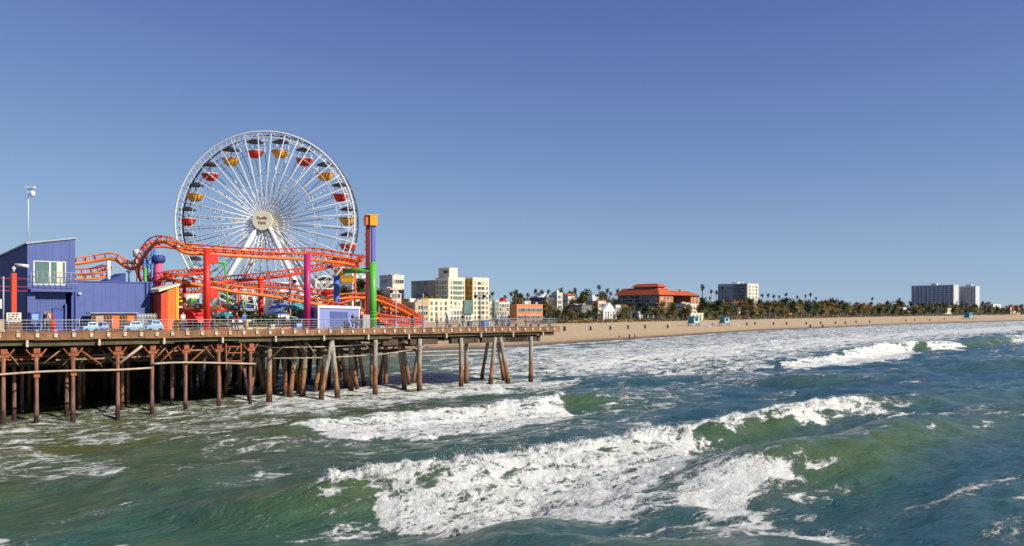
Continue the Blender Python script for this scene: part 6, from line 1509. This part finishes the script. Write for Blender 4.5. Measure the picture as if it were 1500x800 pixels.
# palm by the green column and a few by the white houses
for px, py, D in ((528, 413, 250), (555, 425, 260), (564, 430, 262), (536, 424, 255), (505, 425, 270)):
    x, y = dp(px, D), D; base = 3.0; put(protoP[1], x, y, base, (zp(py, D) - base) / 12.3)
for i, (px, py, w_, k) in enumerate(((262, 446, 20, 2), (292, 448, 24, 0), (312, 444, 26, 1), (334, 452, 30, 0), (352, 450, 12, 2), (372, 446, 34, 0), (398, 448, 30, 1), (412, 456, 14, 0), (436, 450, 26, 2), (452, 444, 30, 0), (474, 446, 28, 1), (504, 452, 18, 2), (590, 452, 40, 0))):
    x, y, s_ = pw(px, w_); o = dup(protoT[k]); o.location = (x, y, zd(s_) - .1); q = (zp(py, y) - zd(s_)) / 7.6; o.scale = (q, q, q); o.rotation_euler = (0, 0, i * 1.3)
    o['label'] = 'small leafy tree on the pier deck among the rides and stalls'; o['group'] = 'small trees on the pier deck'
# ground plants at the rear of the sand (stuff)
b = MB(); rr = random.Random(5)
for i in range(5200):
    px = rr.uniform(780, 1520); off = rr.uniform(-1, 10); p = backpt(px, off)
    if p is None: continue
    z = 3.0 + rr.uniform(0, 1.3); s_ = rr.uniform(.3, .8); q = Quaternion((rr.gauss(0, 1), rr.gauss(0, 1), rr.gauss(0, 1), rr.gauss(0, 1))).normalized(); P_ = Vector((p[0], p[1], z)); b.add([P_ + q @ Vector(v) * s_ for v in ((-1, -.6, 0), (1, -.7, 0), (0, .9, 0))], [(0, 1, 2)])
o = b.build('shrubs', M['leafo']); tag(o, 'low scrub and ground cover along the rear of the sand', 'shrubs'); o['kind'] = 'stuff'

# ============================================================ ON THE BEACH
def guard(px, py, z, sc_, lab):
    x, y, _ = groundpt(px, py, z); t = thing('lifeguard_tower', lab, 'lifeguard tower', (x, y, z)); T_ = mat('teal_paint', (.05, .25, .27), .5); LB = mat('pale_blue_paint', (.45, .62, .66), .5)
    def bx(nm, c, d, m, top=None): b = MB(); b.box((x + c[0] * sc_, y + c[1] * sc_, z + c[2] * sc_), tuple(q * sc_ for q in d), R(38), top=top); b.build(nm, m, t)
    bx('hut', (0, 0, 2.6), (3.2, 3.2, 2.4), LB); bx('roof', (0, 0, 3.95), (4.2, 4.2, .3), T_, .8); bx('deck', (0, 0, 1.3), (4.6, 4.6, .18), T_)
    bx('window', (.9, -1.35, 2.8), (1.6, .3, 1.1), M['glass']); bx('side_panel', (-1.25, -1.0, 2.6), (.3, 2.4, 2.3), T_)
    for sx in (-1, 1):
        for sy in (-1, 1): bx('leg', (sx * 1.8, sy * 1.8, .6), (.22, .22, 1.3), T_)
    b = MB(); b.add([(x + v[0] * sc_, y + v[1] * sc_, z + v[2] * sc_) for v in ((2.2, -2.2, 1.35), (3.1, -1.3, 1.35), (6.4, -3.6, .02), (5.5, -4.5, .02), (2.2, -2.2, 1.2), (3.1, -1.3, 1.2), (6.4, -3.6, -.12), (5.5, -4.5, -.12))], [(0, 1, 2, 3), (7, 6, 5, 4), (0, 3, 7, 4), (1, 5, 6, 2), (0, 4, 5, 1), (2, 6, 7, 3)]); b.build('ramp', LB, t)
guard(1016, 478, 1.9, 1.05, 'larger teal lifeguard tower with ramp nearest the red hotel'); guard(1061, 477, 1.9, .95, 'teal lifeguard tower in front of the apartment block'); guard(1418, 468.5, 2.0, 1.3, 'small dark lifeguard tower far along the beach')
def can(x, y, z, m):
    t = thing('trash_can', 'dark trash drum standing alone on the open sand', 'trash can', (x, y, z), 'trash drums spaced along the beach'); b = MB(); b.lathe((x, y, z), [(.01, 0), (.42, 0), (.42, 1.25), (.45, 1.3), (.36, 1.3)], 12); b.build('drum', m, t); b = MB(); b.lathe((x, y, z), [(.40, 1.3), (.3, 1.55), (.02, 1.6)], 12); b.build('lid', M['black'], t); return t
c0 = None
for px, py in ((827, 485), (865, 484), (894, 483), (920, 482), (945, 481), (978, 481), (1044, 478), (1094, 477), (1106, 476), (1133, 476), (1152, 476), (1181, 475.5), (1202, 475), (1224, 474.5), (1238, 474.5), (1187, 480), (1205, 480), (1254, 473), (1274, 473), (1327, 471), (1340, 470), (1362, 470), (1383, 469)):
    z = 2.0 if py < 478 or px < 1000 else 1.4; x, y, _ = groundpt(px, py, z)
    if c0 is None: c0 = can(x, y, z, M['darkgrey'])
    else: dup(c0, loc=(x, y, z), sc_=.85)
for px, py, lab in ((1100, 470, 'white parked van beside the palms'), (1078, 470, 'dark parked pickup below the apartment block'), (1222, 466, 'white parked van at the far palm row')):
    x, y, _ = groundpt(px, 473, 2.9); x, y = dp(px, 520), 520
# strollers' distant umbrellas and volleyball posts
for px in (848, 856, 862, 880, 888):
    z = 2.7; x, y, _ = groundpt(px, 475, z); t = thing('volleyball_post', 'dark volleyball post at the rear of the sand', 'post', (x, y, z), 'posts at the rear of the sand'); b = MB(); b.tube([(x, y, z), (x, y, z + 2.6)], .12, 6); b.build('post', M['brown'], t)
